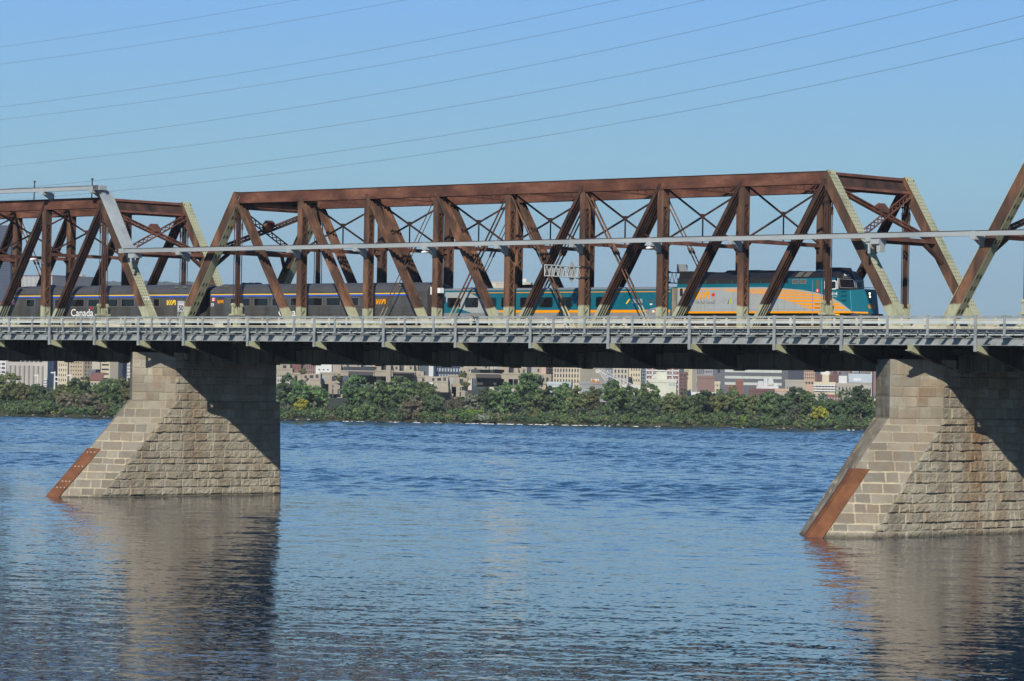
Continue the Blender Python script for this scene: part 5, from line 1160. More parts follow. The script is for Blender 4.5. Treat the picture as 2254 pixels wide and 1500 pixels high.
for a in [
 (20, 822, 62, 'olive', 'tall olive willow with bare lower stems, at the left photo edge', dict(base=0.22)),
 (52, 846, 36, 'olive', 'olive tree between the left edge willow and the dark round tree', {}),
 (80, 847, 52, 'dark', 'dark green tree in front of the pale grain silos', dict(base=0.1)),
 (112, 866, 40, 'dark', 'low dark tree under the white lighting mast', dict(base=0.08, D=856)),
 (138, 848, 40, 'olive', 'yellowish olive tree right of the white lighting mast', {}),
 (178, 829, 58, 'green', 'green tree in front of the tan apartment block', dict(base=0.2)),
 (150, 866, 44, 'brown', 'purplish brown bare-looking tree below the tan apartment block', dict(base=0.12, D=855, dens=0.7)),
 (192, 868, 52, 'brown', 'broad brown tree left of the left pier', dict(base=0.08, D=854)),
 (238, 834, 62, 'green', 'wide bright green tree in front of the office block with ribbon windows', dict(base=0.15)),
 (275, 832, 50, 'olive', 'olive tree just left of the left pier', dict(base=0.2)),
 (230, 893, 34, 'brown', 'round brown shrub at the waterline left of the left pier', dict(base=0.02, D=851, name='shrub', cat='shrub')),
 (636, 823, 56, 'dark', 'grey green tree with pale thin trunk, just right of the left pier', dict(base=0.3)),
 (662, 838, 40, 'green', 'green tree behind the small yellow tree', {}),
 (694, 849, 64, 'green', 'rounded green tree right of the yellow tree', dict(base=0.15)),
 (667, 879, 28, 'yellow', 'small bright yellow tree near the left pier', dict(base=0.05, D=852)),
 (783, 827, 60, 'green', 'tall green tree in front of the first concrete frame', dict(base=0.25)),
 (838, 838, 54, 'green', 'green tree with a forked pale trunk below the first concrete frame', dict(base=0.4, D=854)),
 (882, 829, 70, 'green', 'large full green tree left of the blue glass building', dict(base=0.18)),
 (930, 842, 66, 'green', 'spreading green tree under the blue glass building', dict(base=0.3)),
 (958, 870, 40, 'dark', 'small dark round tree on a single pale trunk', dict(base=0.42, D=851)),
 (907, 885, 48, 'brown', 'brown rounded bush-like tree at the water, left of the single trunk tree', dict(base=0.05, D=851)),
 (918, 872, 34, 'brown', 'brown tree behind the brown waterline bush', {}),
 (1003, 872, 30, 'brown', 'thin brown tree below the stacked concrete flats', dict(dens=0.6)),
 (1018, 873, 15, 'dark', 'narrow dark conifer beside the silver tree', dict(shape='cone', base=0.05)),
 (1042, 869, 40, 'silver', 'silvery grey round tree in front of the stacked flats', dict(base=0.2)),
 (1078, 852, 46, 'dark', 'dark loose tree right of the silver tree', dict(base=0.3)),
 (1113, 842, 56, 'green', 'green tree at the left shoulder of the tallest bank tree', dict(base=0.2)),
 (1160, 820, 64, 'green', 'tallest bank tree, in front of the second concrete frame', dict(base=0.15)),
 (1185, 856, 46, 'green', 'green tree with yellow tips right of the tallest tree', dict(base=0.2)),
 (1213, 851, 44, 'dark', 'dark tree below the low warehouse with pale roof', dict(base=0.2)),
 (1243, 845, 52, 'green', 'green tree in front of the cream building, left one', dict(base=0.15)),
 (1272, 850, 40, 'olive', 'yellow green tree in front of the cream building, with leaning white trunk', dict(base=0.35, D=853)),
 (1305, 852, 44, 'olive', 'pale olive tree under the tip of the white crane', dict(base=0.3, dens=0.7)),
 (1347, 837, 50, 'green', 'tall green tree below the white crane boom', dict(base=0.12)),
 (1385, 850, 46, 'green', 'green tree right of the crane boom', dict(base=0.12)),
 (1425, 844, 56, 'green', 'large green tree hiding the left part of the pale green block', dict(base=0.1)),
 (1402, 872, 44, 'dark', 'dark low tree in front of the large tree by the pale green block', dict(base=0.05, D=853)),
 (1478, 868, 42, 'olive', 'loose olive tree right of the pale green block', dict(base=0.25)),
 (1508, 873, 40, 'green', 'green tree under the cream tower', dict(base=0.15)),
 (1552, 861, 62, 'dark', 'broad dark green tree in front of the blank brown wall', dict(base=0.2)),
 (1530, 900, 36, 'green', 'low green tree at the water below the blank brown wall', dict(base=0.05, D=852)),
 (1592, 868, 50, 'olive', 'olive tree with reddish patches left of the lime bush', dict(base=0.15)),
 (1620, 862, 46, 'green', 'green tree in front of the small red brick building', dict(base=0.2)),
 (1637, 918, 16, 'lime', 'tiny lime green bush near the water', dict(base=0.02, D=851, name='shrub', cat='shrub')),
 (1658, 868, 40, 'olive', 'yellowish tree below the white domed roof', dict(base=0.2)),
 (1696, 862, 54, 'green', 'green tree left of the tree with pale trunk', dict(base=0.2)),
 (1725, 872, 44, 'dark', 'dark tree with a short pale trunk above the waterline', dict(base=0.35, D=854)),
 (1755, 852, 54, 'dark', 'tall dark tree in front of the peach building', dict(base=0.15)),
 (1782, 866, 46, 'green', 'green tree left of the yellow foliage', dict(base=0.12)),
 (1808, 897, 34, 'yellow', 'yellow green bush-like tree on the right bank', dict(base=0.08, D=853)),
 (1828, 880, 52, 'dark', 'dark tree between the yellow tree and the round topped tree', dict(base=0.1)),
 (1870, 876, 56, 'dark', 'wide dark tree below the red brick house', dict(base=0.1)),
 (1898, 850, 44, 'dark', 'dark round topped tree standing above the others near the right pier', dict(base=0.3)),
 (1928, 872, 46, 'green', 'green tree half hidden by the right pier', dict(base=0.15)),
 (1064, 918, 34, 'silver', 'low silvery shrub at the foam line', dict(base=0.02, D=851, name='shrub', cat='shrub')),
 (1040, 905, 50, 'lime', 'bright green shrub below the silver tree', dict(base=0.02, D=853, name='shrub', cat='shrub')),
 (765, 897, 54, 'dark', 'dark rounded shrub at the bank below the first concrete frame', dict(base=0.02, D=853, name='shrub', cat='shrub')),
 (812, 893, 60, 'green', 'broad green shrub beside the dark rounded shrub', dict(base=0.02, D=853, name='shrub', cat='shrub')),
 (1180, 905, 26, 'olive', 'yellow tinged shrub right of the tallest bank tree', dict(base=0.02, D=852, name='shrub', cat='shrub')),
]: tree(*a[:5], **a[5])
# the wood behind, which closes the gaps between the bank trees
for kind, seed, n in (('green', 41, 420), ('dark', 42, 420)):
    rs = np.random.RandomState(seed); cen = []; rad = []
    for i in range(n):
        u = rs.uniform(-60, 2350); D = SHORE+rs.uniform(26, 60)
        if (712 < u < 768 or 955 < u < 1068) and rs.rand() < 0.85: continue
        top = 866+9*math.sin(u*0.021+seed)+7*math.sin(u*0.053)+ (10 if 720 < u < 780 or 1000 < u < 1070 else 0); zt = zat(u, top, D); zg = 2.5
        cen.append(np.array(bg(u, D, rs.uniform(zg, zt)))); rad.append(rs.uniform(0.8, 1.5))
    V, T = leaf_faces(rs, cen, rad, 60, 0.34)
    o = link('woodland', leaf_mesh('woodland', V, T), LM[kind]); tag(o, kind + ' mass of foliage behind the bank trees', 'woodland', kind='stuff')
# undergrowth along the whole bank
rs = np.random.RandomState(77); V = []; T = []
for kind, n, seed in (('green', 1000, 1), ('dark', 600, 2), ('olive', 260, 3), ('brown', 90, 4)):
    rs = np.random.RandomState(seed); cen = []; rad = []
    for i in range(n):
        u = rs.uniform(-60, 2320); D = SHORE+1.0+abs(rs.normal())*5; hh = 0.5+2.4*vnoise(np.array([u*0.02]), np.array([D*0.05+seed]), 4)[0]
        p = bg(u, D, min(0.9, 0.1+0.25*(D-SHORE))+0.05*(D-SHORE)+rs.uniform(0.1, hh)); cen.append(np.array(p)); rad.append(rs.uniform(0.6, 1.3))
    V, T = leaf_faces(rs, cen, rad, 40, 0.24)
    o = link('undergrowth', leaf_mesh('undergrowth', V, T), LM[kind]); tag(o, kind + ' undergrowth along the far waterline', 'undergrowth', kind='stuff')

# ------------------------------------------------------------------ the city beyond
def cmat(name, c, var=0.12, rough=0.85): return weathered(name, tuple(x*(1-var*1.5) for x in c), c, tuple(min(1, x*(1+var)) for x in c), 0.06, rough=rough, streak=(1,1,0.5), bmp=0.0, spec=0.25)
CM = dict(tan=(0.50,0.39,0.25), cream=(0.58,0.50,0.34), beige=(0.46,0.42,0.34), white=(0.62,0.63,0.62), grey=(0.30,0.31,0.32), dgrey=(0.14,0.15,0.17), brick=(0.25,0.10,0.075), dbrick=(0.17,0.085,0.075), brown=(0.25,0.15,0.125), peach=(0.55,0.36,0.24), blue=(0.06,0.09,0.14), dblue=(0.035,0.05,0.09), teal=(0.13,0.22,0.25), conc=(0.40,0.335,0.245), silo=(0.47,0.44,0.40), palegreen=(0.55,0.57,0.45), stone=(0.40,0.37,0.31), roofblue=(0.42,0.49,0.52), green=(0.22,0.42,0.34), orange=(0.60,0.22,0.04))
CM['conc'] = (0.36, 0.315, 0.235)
CM = {k: cmat('wall_'+k, tuple(0.92*(x*0.8+0.2*sum(v)/3) for x in v)) for k, v in CM.items()}
CM['glass'] = plain('window_dark', (0.03,0.035,0.045), 0.3, var=0.3, scale=0.3); CM['pane'] = plain('window_pale', (0.30,0.36,0.40), 0.3, var=0.2, scale=0.3)
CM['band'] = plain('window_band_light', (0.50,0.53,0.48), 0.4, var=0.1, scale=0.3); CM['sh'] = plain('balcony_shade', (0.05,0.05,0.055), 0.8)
WMESH = {}
def building(u0, u1, vt, D, wall, label, side=0, win=None, wm='glass', vb=None, theta=None, extra=None, cat='building', roof=None, depth=None, parapet=True):
    """block whose front spans the photo columns u0-u1 and whose right flank spans u1-(u1+side)"""
    th = (theta if theta is not None else (0.62 if side else 0.06)); k = D/CAM_F
    w = (u1-u0)*k/math.cos(th); dp = depth or (side*k/math.sin(th) if side else max(10.0, min(w*0.7, 30)))
    zt, z0 = zat((u0+u1)/2, vt, D), (5.5 if vb is None else zat((u0+u1)/2, vb, D)); h = zt-z0
    r = empty('building', bg(u1, D, z0), CAM_YAW-th, label, cat)
    mb = MB(); mb.box(-w, 0, 0, dp, -1.0, h)
    if parapet: mb.box(-w-0.15, 0.15, -0.15, 0.0-0.005, h-0.6, h+0.3); mb.box(0.005, 0.15, 0.0, dp, h-0.6, h+0.3)
    mb.build('wall', CM[wall], r)
    if roof is None and parapet and w > 8:
        rr = random.Random(int(u0*7+vt))
        for i in range(rr.randint(1, 3)):
            xa = -w*rr.uniform(0.2, 0.95); ww = min(w*0.3, rr.uniform(2, 6)); yb = rr.uniform(0.5, max(0.6, dp-4)); mb = MB(); mb.box(xa, min(xa+ww, 0), yb, yb+3, h, h+rr.uniform(0.8, 2.6)); mb.build('roof_unit', CM[rr.choice(['grey', 'white', 'beige', 'dgrey'])], r)
    if roof: mb = MB(); mb.box(-w*0.75, -w*0.35, dp*0.3, dp*0.6, h, h+2.6); mb.build('roof_block', CM[roof], r)
    def cell(x0, x1, za, zb, m=None, face='f', name='window'):
        key = (round(x1-x0, 2), round(zb-za, 2), face, m or wm)
        if key not in WMESH:
            b = MB(); 
            if face == 'f': b.box(0, x1-x0, -0.12, -0.01, 0, zb-za)
            else: b.box(0.01, 0.12, 0, x1-x0, 0, zb-za)
            me = b.mesh('window'); me.materials.append(CM[m or wm]); WMESH[key] = me
        o = bpy.data.objects.new(name, WMESH[key]); COL.objects.link(o); o.parent = r
        o.location = (x0, 0, za) if face == 'f' else (0, x0, za)
    for spec in (win or ()):
        nx, nz, fx, fz, xa, xb_, za, zb_ = spec[:8]; fc = spec[8] if len(spec) > 8 else 'f'; m = spec[9] if len(spec) > 9 else None
        W_ = w if fc == 'f' else dp; ox = -w if fc == 'f' else 0
        for i in range(nx):
            for j in range(nz):
                cw, ch = W_*(xb_-xa)/nx, h*(zb_-za)/nz
                x = ox+W_*xa+cw*(i+0.5-fx/2); z = h*za+ch*(j+0.5-fz/2); cell(x, x+cw*fx, z, z+ch*fz, m, fc, 'window_band' if nx == 1 else 'window')
    if extra: extra(r, w, dp, h)
    return r
G = lambda nx, nz, fx=0.45, fz=0.5, xa=0.06, xb=0.94, za=0.2, zb=0.95, *k: (nx, nz, fx, fz, xa, xb, za, zb)+k
# left of the left pier
building(-8, 15, 766, 1500, 'white', 'white office block with dark window bands, leftmost under the deck', win=[G(2, 7, 0.7, 0.45)])
def silos(r, w, dp, h):
    for i in range(8):
        x = -w+w*(i+0.5)/8; mb = MB(); rr = w/16.5; mb.tube([(x, -rr*0.3, -1), (x, -rr*0.3, h*0.70)], rr, 18); mb.build('silo_bin', CM['silo'], r, smooth=False)
building(15, 97, 785, 1350, 'silo', 'pale concrete grain elevator with a row of round silo bins', win=[G(8, 1, 0.72, 0.6, 0.02, 0.98, 0.80, 0.92)], extra=silos)
building(97, 106, 770, 1345, 'silo', 'plain concrete tower at the right end of the grain elevator')
def rings_(r, w, dp, h):
    for i in range(9):
        z = h*(0.12+0.095*i); mb = MB(); mb.tube([(-w/2, dp/2, z), (-w/2, dp/2, z+0.25)], w*0.56, 14); mb.build('hoop', CM['dgrey'], r)
def round_tower(u, wpx, vt, vb, D, m, label, hoops=0, cat='tower', name='round_tower'):
    k = D/CAM_F; rr = wpx*k/2; z0, zt = zat(u, vb, D), zat(u, vt, D); r = empty(name, bg(u, D, z0), 0, label, cat)
    mb = MB(); mb.tube([(0, 0, -3), (0, 0, zt-z0)], rr, 16); mb.build('shaft', CM[m], r)
    for i in range(hoops): z = (zt-z0)*(i+1)/(hoops+1); mb = MB(); mb.tube([(0, 0, z), (0, 0, z+0.3)], rr*1.05, 16); mb.build('hoop', CM['dgrey'], r)
    return r
round_tower(102, 8, 834, 884, 1150, 'white', 'slim white tank tower with dark hoops beside the grain elevator', 8)
building(106, 119, 797, 1420, 'dblue', 'dark narrow building behind the white lighting mast', win=[G(2, 5)], wm='pane')
building(119, 127, 790, 1500, 'brick', 'brown brick strip building left of the dark brick block', win=[G(2, 6)])
building(126, 146, 803, 1400, 'dbrick', 'dark brick block with white windows left of the tan block', side=5, win=[G(3, 3, 0.65, 0.5, 0.1, 0.9, 0.3, 0.95)], wm='pane')
building(150, 184, 776, 1300, 'tan', 'tan apartment block with small windows and grey shaded flank', side=20, win=[G(5, 8, 0.30, 0.42, 0.08, 0.95, 0.12, 0.98), G(3, 8, 0.35, 0.45, 0.1, 0.9, 0.12, 0.98, 's')], roof='grey')
building(128, 150, 795, 1330, 'cream', 'cream low block joined to the left of the tan block', win=[G(4, 4, 0.35, 0.5)])
building(196, 211, 815, 1250, 'dgrey', 'slate grey box between the tan block and the office block', win=None)
building(203, 221, 786, 1290, 'beige', 'blank beige wall of the office block tower', win=None)
building(221, 243, 778, 1288, 'cream', 'cream office block with dark ribbon windows near the left pier', side=16, win=[(1, 7, 0.76, 0.32, 0.0, 1.0, 0.10, 1.0)])
building(259, 271, 798, 1340, 'dblue', 'dark blue glass block left of the left pier', win=[G(3, 7, 0.6, 0.5)], wm='glass')
building(270, 296, 799, 1360, 'white', 'pale blue white block touching the left pier edge', win=[G(5, 6, 0.5, 0.45)])
building(200, 224, 838, 1050, 'cream', 'low cream house with red roof between the trees', win=[G(3, 1, 0.6, 0.5, 0.05, 0.95, 0.55, 0.85)], extra=lambda r, w, dp, h: MB().prism([(-w-0.4, -0.6, h), (0.4, -0.6, h), (0.4, dp/2, h+2.2), (-w-0.4, dp/2, h+2.2)], (0, 0.2, 0.25)).build('roof', CM['brick'], r))
# stacked concrete flats
hab = empty('stacked_apartments', bg(900, 1010, 5.0), CAM_YAW, 'sprawling stack of tan concrete apartment boxes with two tall cross frames', 'apartment complex')
def mod(u0, u1, v0, v1, D, m='conc', name='concrete_module', dep=9.0, windows=()):
    k = D/CAM_F; b = bg((u0+u1)/2, D, 0); z1, z0 = zat((u0+u1)/2, v0, D), zat((u0+u1)/2, v1, D)
    loc = Matrix.Rotation(-CAM_YAW, 4, 'Z') @ (b-Vector(hab.location)); w = (u1-u0)*k
    mb = MB(); mb.box(loc.x-w/2, loc.x+w/2, loc.y, loc.y+dep, z0-5.0, z1-5.0)
    if name == 'concrete_module' and w > 4: mb.box(loc.x-w/2, loc.x+w/2, loc.y-0.15, loc.y-0.01, z1-5.0-0.35, z1-5.0+0.15)
    o = mb.build(name, CM[m], hab)
    for (a, c, va, vc, mm) in windows:
        b2 = MB(); x0, x1 = loc.x-w/2+w*a, loc.x-w/2+w*c; hz = z1-z0; b2.box(x0, x1, loc.y-0.12, loc.y-0.01, z1-5-hz*vc, z1-5-hz*va); b2.build('window', CM[mm], o)
    return o
WN = ((0.15, 0.28, 0.25, 0.75, 'pane'), (0.6, 0.78, 0.3, 0.7, 'glass'))
for du, dv in ((0, 0), (281, 6)):          # the two similar clusters
    rg = random.Random(9+du)
    for i, (u0, u1, v0, v1, D, m, wn_) in enumerate([
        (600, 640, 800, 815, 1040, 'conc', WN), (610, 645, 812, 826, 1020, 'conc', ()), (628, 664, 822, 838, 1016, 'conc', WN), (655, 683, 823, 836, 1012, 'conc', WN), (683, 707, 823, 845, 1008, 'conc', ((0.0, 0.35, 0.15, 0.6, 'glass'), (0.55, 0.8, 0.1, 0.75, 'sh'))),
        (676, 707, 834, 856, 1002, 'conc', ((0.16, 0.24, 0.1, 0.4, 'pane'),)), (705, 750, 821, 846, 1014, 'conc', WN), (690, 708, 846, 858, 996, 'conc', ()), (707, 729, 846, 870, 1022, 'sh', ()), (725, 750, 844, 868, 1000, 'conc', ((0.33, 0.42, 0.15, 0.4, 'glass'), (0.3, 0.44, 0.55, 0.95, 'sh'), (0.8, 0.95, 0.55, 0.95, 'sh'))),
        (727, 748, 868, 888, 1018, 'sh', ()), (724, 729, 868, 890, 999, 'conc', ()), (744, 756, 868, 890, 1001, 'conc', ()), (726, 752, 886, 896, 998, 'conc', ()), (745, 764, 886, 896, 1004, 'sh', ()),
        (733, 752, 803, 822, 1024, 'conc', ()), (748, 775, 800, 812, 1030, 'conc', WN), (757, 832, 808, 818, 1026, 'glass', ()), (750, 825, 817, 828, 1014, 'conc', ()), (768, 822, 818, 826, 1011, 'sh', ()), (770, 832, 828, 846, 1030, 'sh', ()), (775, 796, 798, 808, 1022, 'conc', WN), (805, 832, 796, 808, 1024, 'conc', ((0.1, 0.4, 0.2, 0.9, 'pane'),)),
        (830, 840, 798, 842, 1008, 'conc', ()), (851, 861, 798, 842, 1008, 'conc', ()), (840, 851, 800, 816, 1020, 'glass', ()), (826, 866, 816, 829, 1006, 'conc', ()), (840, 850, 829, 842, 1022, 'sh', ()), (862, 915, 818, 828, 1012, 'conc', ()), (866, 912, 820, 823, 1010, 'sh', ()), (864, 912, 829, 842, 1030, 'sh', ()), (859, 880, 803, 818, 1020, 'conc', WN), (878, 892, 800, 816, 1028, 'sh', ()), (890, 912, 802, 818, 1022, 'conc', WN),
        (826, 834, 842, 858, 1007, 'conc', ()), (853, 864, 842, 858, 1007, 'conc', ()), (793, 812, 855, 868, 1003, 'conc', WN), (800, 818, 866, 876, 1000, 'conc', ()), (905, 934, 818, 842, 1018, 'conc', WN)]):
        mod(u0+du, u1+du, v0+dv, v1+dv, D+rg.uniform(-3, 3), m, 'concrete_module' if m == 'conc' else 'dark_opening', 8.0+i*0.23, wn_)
    for a in ((675+du, 700+du, 835+dv),): pass
for u0, u1, v0, v1 in ((955, 985, 832, 846), (970, 996, 844, 868), (962, 1000, 868, 882), (975, 1010, 876, 886), (1012, 1030, 852, 880), (1055, 1070, 888, 902), (1180, 1200, 838, 858), (1186, 1204, 826, 846)): mod(u0, u1, v0, v1, 1000+u0*0.01, 'conc', 'concrete_module', 7.5+u0*0.003, WN)
for u, v in ((668, 822), (1022, 828), (1028, 850), (746, 836)):           # roof terrace plants
    tree(u, v-6, 12, 'olive', 'small terrace shrub on the stacked flats, ' + {668: 'farthest left', 1022: 'right of the blue glass building', 1028: 'above the silver tree', 746: 'near the first frame'}[u], D=999, base=0.02, name='shrub', cat='shrub', vb=v)
# behind and right of the flats
building(645, 663, 803, 1500, 'brick', 'small red brick block seen above the stacked flats', win=[G(2, 2, 0.3, 0.3)], vb=835)
building(663, 696, 800, 1560, 'brown', 'brown factory block right of the small red one', win=[G(6, 2, 0.3, 0.7)], vb=835)
building(696, 731, 797, 1480, 'white', 'white panelled block above the stacked flats', win=[G(3, 1, 0.4, 0.2, 0.1, 0.9, 0.4, 0.7)], vb=835)
building(945, 955, 797, 1240, 'white', 'narrow white stair block left of the blue glass building', vb=840)
building(953, 1017, 795, 1250, 'dblue', 'blue glass office building with a pale window grid', win=[G(10, 4, 0.55, 0.55, 0.01, 0.99, 0.3, 1.0)], wm='pane')
building(1186, 1203, 800, 1120, 'peach', 'peach brick block right of the stacked flats', win=[])
def fire(r, w, dp, h):
    for j in range(7):
        z = h*0.30+h*0.1*j; mb = MB(); mb.box(-w*0.95, -w*0.05, -1.4, -0.2, z, z+0.2); mb.beam((-w*0.9, -0.9, z+0.2), (-w*0.1, -0.9, z+h*0.1), 0.5, 0.2); mb.build('fire_stair', CM['sh'], r)
building(1202, 1219, 797, 1230, 'brown', 'brown building carrying a dark zigzag fire stair', extra=fire)
building(1219, 1278, 798, 1200, 'cream', 'cream stone building with vertical pairs of windows', side=13, win=[G(9, 5, 0.38, 0.62, 0.03, 0.98, 0.25, 1.0)], depth=16)
building(1206, 1258, 843, 1000, 'roofblue', 'low warehouse with a pale blue grey roof in front of the cream building', win=[G(7, 1, 0.5, 0.3, 0.05, 0.95, 0.2, 0.5)])
building(1291, 1310, 797, 1350, 'brown', 'purplish brown blank wall left of the crane tip')
building(1277, 1337, 842, 1020, 'grey', 'low grey building with a row of white framed windows below the crane', win=[G(8, 1, 0.5, 0.35, 0.04, 0.96, 0.3, 0.75)], wm='pane')
building(1310, 1350, 796, 1420, 'dgrey', 'grey tower with square windows behind the crane', win=[G(6, 5, 0.55, 0.55)], wm='pane')
building(1350, 1384, 796, 1380, 'beige', 'beige ornamented building right of the grey tower', win=[G(4, 5, 0.45, 0.6)])
building(1383, 1412, 796, 1400, 'cream', 'cream tower with small windows left of the teal glass tower', win=[G(4, 4, 0.4, 0.45, 0.2, 0.95, 0.4, 1.0)])
building(1411, 1424, 796, 1450, 'teal', 'narrow teal glass tower', win=[G(3, 8, 0.7, 0.6)], wm='glass')
def bands(r, w, dp, h):
    for j in range(6): mb = MB(); z = h*(0.25+0.13*j); mb.box(-w, 0, -0.3, -0.13, z, z+0.55); mb.build('white_band', CM['white'], r)
    for i in range(6): mb = MB(); x = -w+w*i/5; mb.box(x-0.25 if i else x, x+0.25 if i < 5 else x, -0.3, -0.13, 0, h); mb.build('white_pier', CM['white'], r)
building(1423, 1496, 800, 1300, 'brick', 'red brick building with white bands behind the pale green block', win=[G(10, 5, 0.5, 0.35)], wm='pane', extra=bands)
building(1430, 1490, 838, 1050, 'palegreen', 'pale green windowless block with two upper windows at right', win=[G(2, 1, 0.75, 0.5, 0.72, 0.98, 0.72, 0.92)], wm='pane', roof='palegreen', depth=18)
building(1440, 1462, 829, 1062, 'palegreen', 'stair head block on top of the pale green block', vb=845)
building(1496, 1514, 821, 1280, 'dbrick', 'dark brick strip with balconies left of the cream tower', win=[G(2, 6, 0.6, 0.4)])
building(1508, 1525, 796, 1300, 'cream', 'slim cream tower with grey shaded flank', side=9, win=[G(2, 5, 0.3, 0.4, 0.1, 0.6, 0.5, 1.0)])
building(1536, 1575, 829, 1150, 'brown', 'large blank brown wall building', depth=14)
building(1533, 1552, 800, 1400, 'grey', 'grey block with pale top windows behind the blank brown wall', win=[G(4, 2, 0.5, 0.4)])
building(1575, 1586, 842, 1120, 'cream', 'narrow cream and orange strip beside the blank brown wall', win=[G(1, 3, 0.3, 0.3)])
building(1577, 1736, 806, 1450, 'dgrey', 'long grey office building with three light ribbon windows', side=15, win=[(1, 3, 0.82, 0.42, 0.08, 1.0, 0.36, 0.94, 'f', 'band'), (1, 1, 0.2, 0.8, 0.0, 0.16, 0.78, 0.92, 'f', 'glass')], depth=40)
building(1604, 1637, 850, 1080, 'brick', 'red brick house with flat roof in front of the long grey building')
building(1621, 1638, 838, 1130, 'brick', 'smaller red brick block rising behind the red brick house', vb=865)
building(1651, 1706, 858, 1060, 'dbrick', 'long low brown red shed under the white domed roof')
def wdome(r, w, dp, h):
    mb = MB(); mb.loft([[(-w*0.35+x*w*0.14, y, h+z) for x, z in [(math.cos(R(t)), 1.0+math.sin(R(t))*2.0) for t in range(0, 181, 20)]] for y in (0.2, dp-0.2)]); mb.build('curved_roof', CM['white'], r)
    for xa, xb_, hh in ((-0.95, -0.7, 1.8), (-0.68, -0.5, 2.6), (-0.2, -0.05, 1.2)): mb = MB(); mb.box(w*xa, w*xb_, 1, 5, h, h+hh); mb.build('roof_unit', CM['white'], r)
building(1668, 1714, 852, 1090, 'white', 'white building with curved roof vents behind the low shed', extra=wdome)
building(1706, 1737, 858, 1060, 'peach', 'peach row house with white dormers', win=[G(6, 1, 0.5, 0.4, 0.03, 0.97, 0.55, 0.95)], wm='pane')
building(1730, 1772, 838, 1350, 'stone', 'long low stone building right of the grey office building', win=[G(8, 1, 0.4, 0.3)])
building(1750, 1764, 838, 1500, 'cream', 'small cream building with a green pyramid roof', vb=852, extra=lambda r, w, dp, h: MB().loft([[(-w-0.5, -0.5, h), (0.5, -0.5, h), (0.5, dp+0.5, h), (-w-0.5, dp+0.5, h)], [(-w*0.6, dp*0.4, h+3.4), (-w*0.4, dp*0.4, h+3.4), (-w*0.4, dp*0.6, h+3.4), (-w*0.6, dp*0.6, h+3.4)]]).build('roof', CM['green'], r))
building(1771, 1795, 814, 1400, 'peach', 'peach and blue apartment tower right of the sky gap', win=[G(5, 3, 0.5, 0.55, 0.02, 0.98, 0.68, 1.0), G(3, 1, 0.6, 0.5, 0.1, 0.9, 0.5, 0.64)])
def cityhall(r, w, dp, h):
    mb = MB(); mb.box(-w*0.62, -w*0.30, 1, 7, h, h+3.0); mb.build('upper_storey', CM['cream'], r)
    for xx in (-0.56, -0.44, -0.36): mb = MB(); mb.tube([(w*xx, 3.5, h+3.0), (w*xx, 3.5, h+5.0), (w*xx, 3.5, h+6.2)], [1.1, 1.1, 0.2], 10); mb.build('turret', CM['white'], r)
    for j in range(3): mb = MB(); z = h*(0.55+0.14*j); mb.box(-w-0.3, 0.3, -0.6, -0.14, z, z+0.5); mb.build('cornice', CM['white'], r)
building(1794, 1840, 843, 1250, 'cream', 'ornate cream building with white roof turrets', win=[G(6, 3, 0.5, 0.5)], extra=cityhall)
building(1795, 1858, 826, 1420, 'dbrick', 'long dark red brick building behind the white turrets', win=[G(6, 2, 0.2, 0.3)], roof='brick')
building(1800, 1864, 812, 1600, 'brown', 'hazy red brown tower block farther behind, left of the balcony towers', win=[G(8, 4, 0.4, 0.4)])
building(1843, 1894, 846, 1180, 'stone', 'grey stone building with tall windows, centre right', win=[G(6, 2, 0.4, 0.55, 0.05, 0.95, 0.35, 0.9)], extra=lambda r, w, dp, h: MB().box(-w*0.9, -w*0.55, 1, 4, h, h+2.8).build('roof_hut', CM['white'], r))
building(1790, 1824, 868, 1040, 'stone', 'grey stone house with dark mansard left of the red brick house', win=[G(4, 1, 0.4, 0.5, 0.05, 0.95, 0.3, 0.7)])
building(1823, 1855, 871, 1030, 'brick', 'red brick house with four white framed windows', win=[G(5, 1, 0.5, 0.6, 0.02, 0.98, 0.45, 0.95)], wm='pane', roof=None)
building(1850, 1868, 838, 1330, 'grey', 'grey building with a steep pointed slate roof', vb=860, extra=lambda r, w, dp, h: MB().loft([[(-w-0.5, -0.5, h), (0.5, -0.5, h), (0.5, dp, h), (-w-0.5, dp, h)], [(-w*0.55, dp*0.45, h+5), (-w*0.45, dp*0.45, h+5), (-w*0.45, dp*0.5, h+5), (-w*0.55, dp*0.5, h+5)]]).build('roof', CM['dgrey'], r))
building(1864, 1876, 800, 1500, 'brown', 'plain red brown tower left of the dark balcony tower', win=[G(2, 5, 0.3, 0.3)])
building(1876, 1892, 800, 1490, 'dgrey', 'tower of dark balconies with white edges', win=[(1, 7, 0.96, 0.35, 0.0, 1.0, 0.35, 1.0, 'f', 'pane')])
building(1892, 1918, 800, 1495, 'dbrick', 'dark red brick tower with scattered pale windows', win=[G(5, 6, 0.35, 0.3)], wm='pane')
building(1870, 1924, 843, 1220, 'stone', 'long grey stone hall with slate roof left of the brown tower', win=[G(7, 1, 0.4, 0.4)], extra=lambda r, w, dp, h: MB().prism([(-w, -0.4, h), (0, -0.4, h), (0, dp/2, h+3.0), (-w, dp/2, h+3.0)], (0, 0.2, 0.2)).build('roof', CM['roofblue'], r))
round_tower(1920, 6, 800, 850, 1400, 'palegreen', 'slim pale green chimney left of the brown tower', 4, 'chimney', 'chimney')
building(1924, 1950, 800, 1150, 'brown', 'tall plain purplish brown tower next to the right pier')
building(1930, 1947, 866, 1060, 'white', 'small white domed building beside the right pier', extra=lambda r, w, dp, h: MB().loft([[(-w/2+math.cos(a)*w*0.4*c, dp/2+math.sin(a)*w*0.4*c, h+z) for a in [i*math.pi/6 for i in range(12)]] for c, z in ((1, 0), (0.9, 0.9), (0.6, 1.6), (0.1, 2.0))]).build('dome', CM['white'], r))
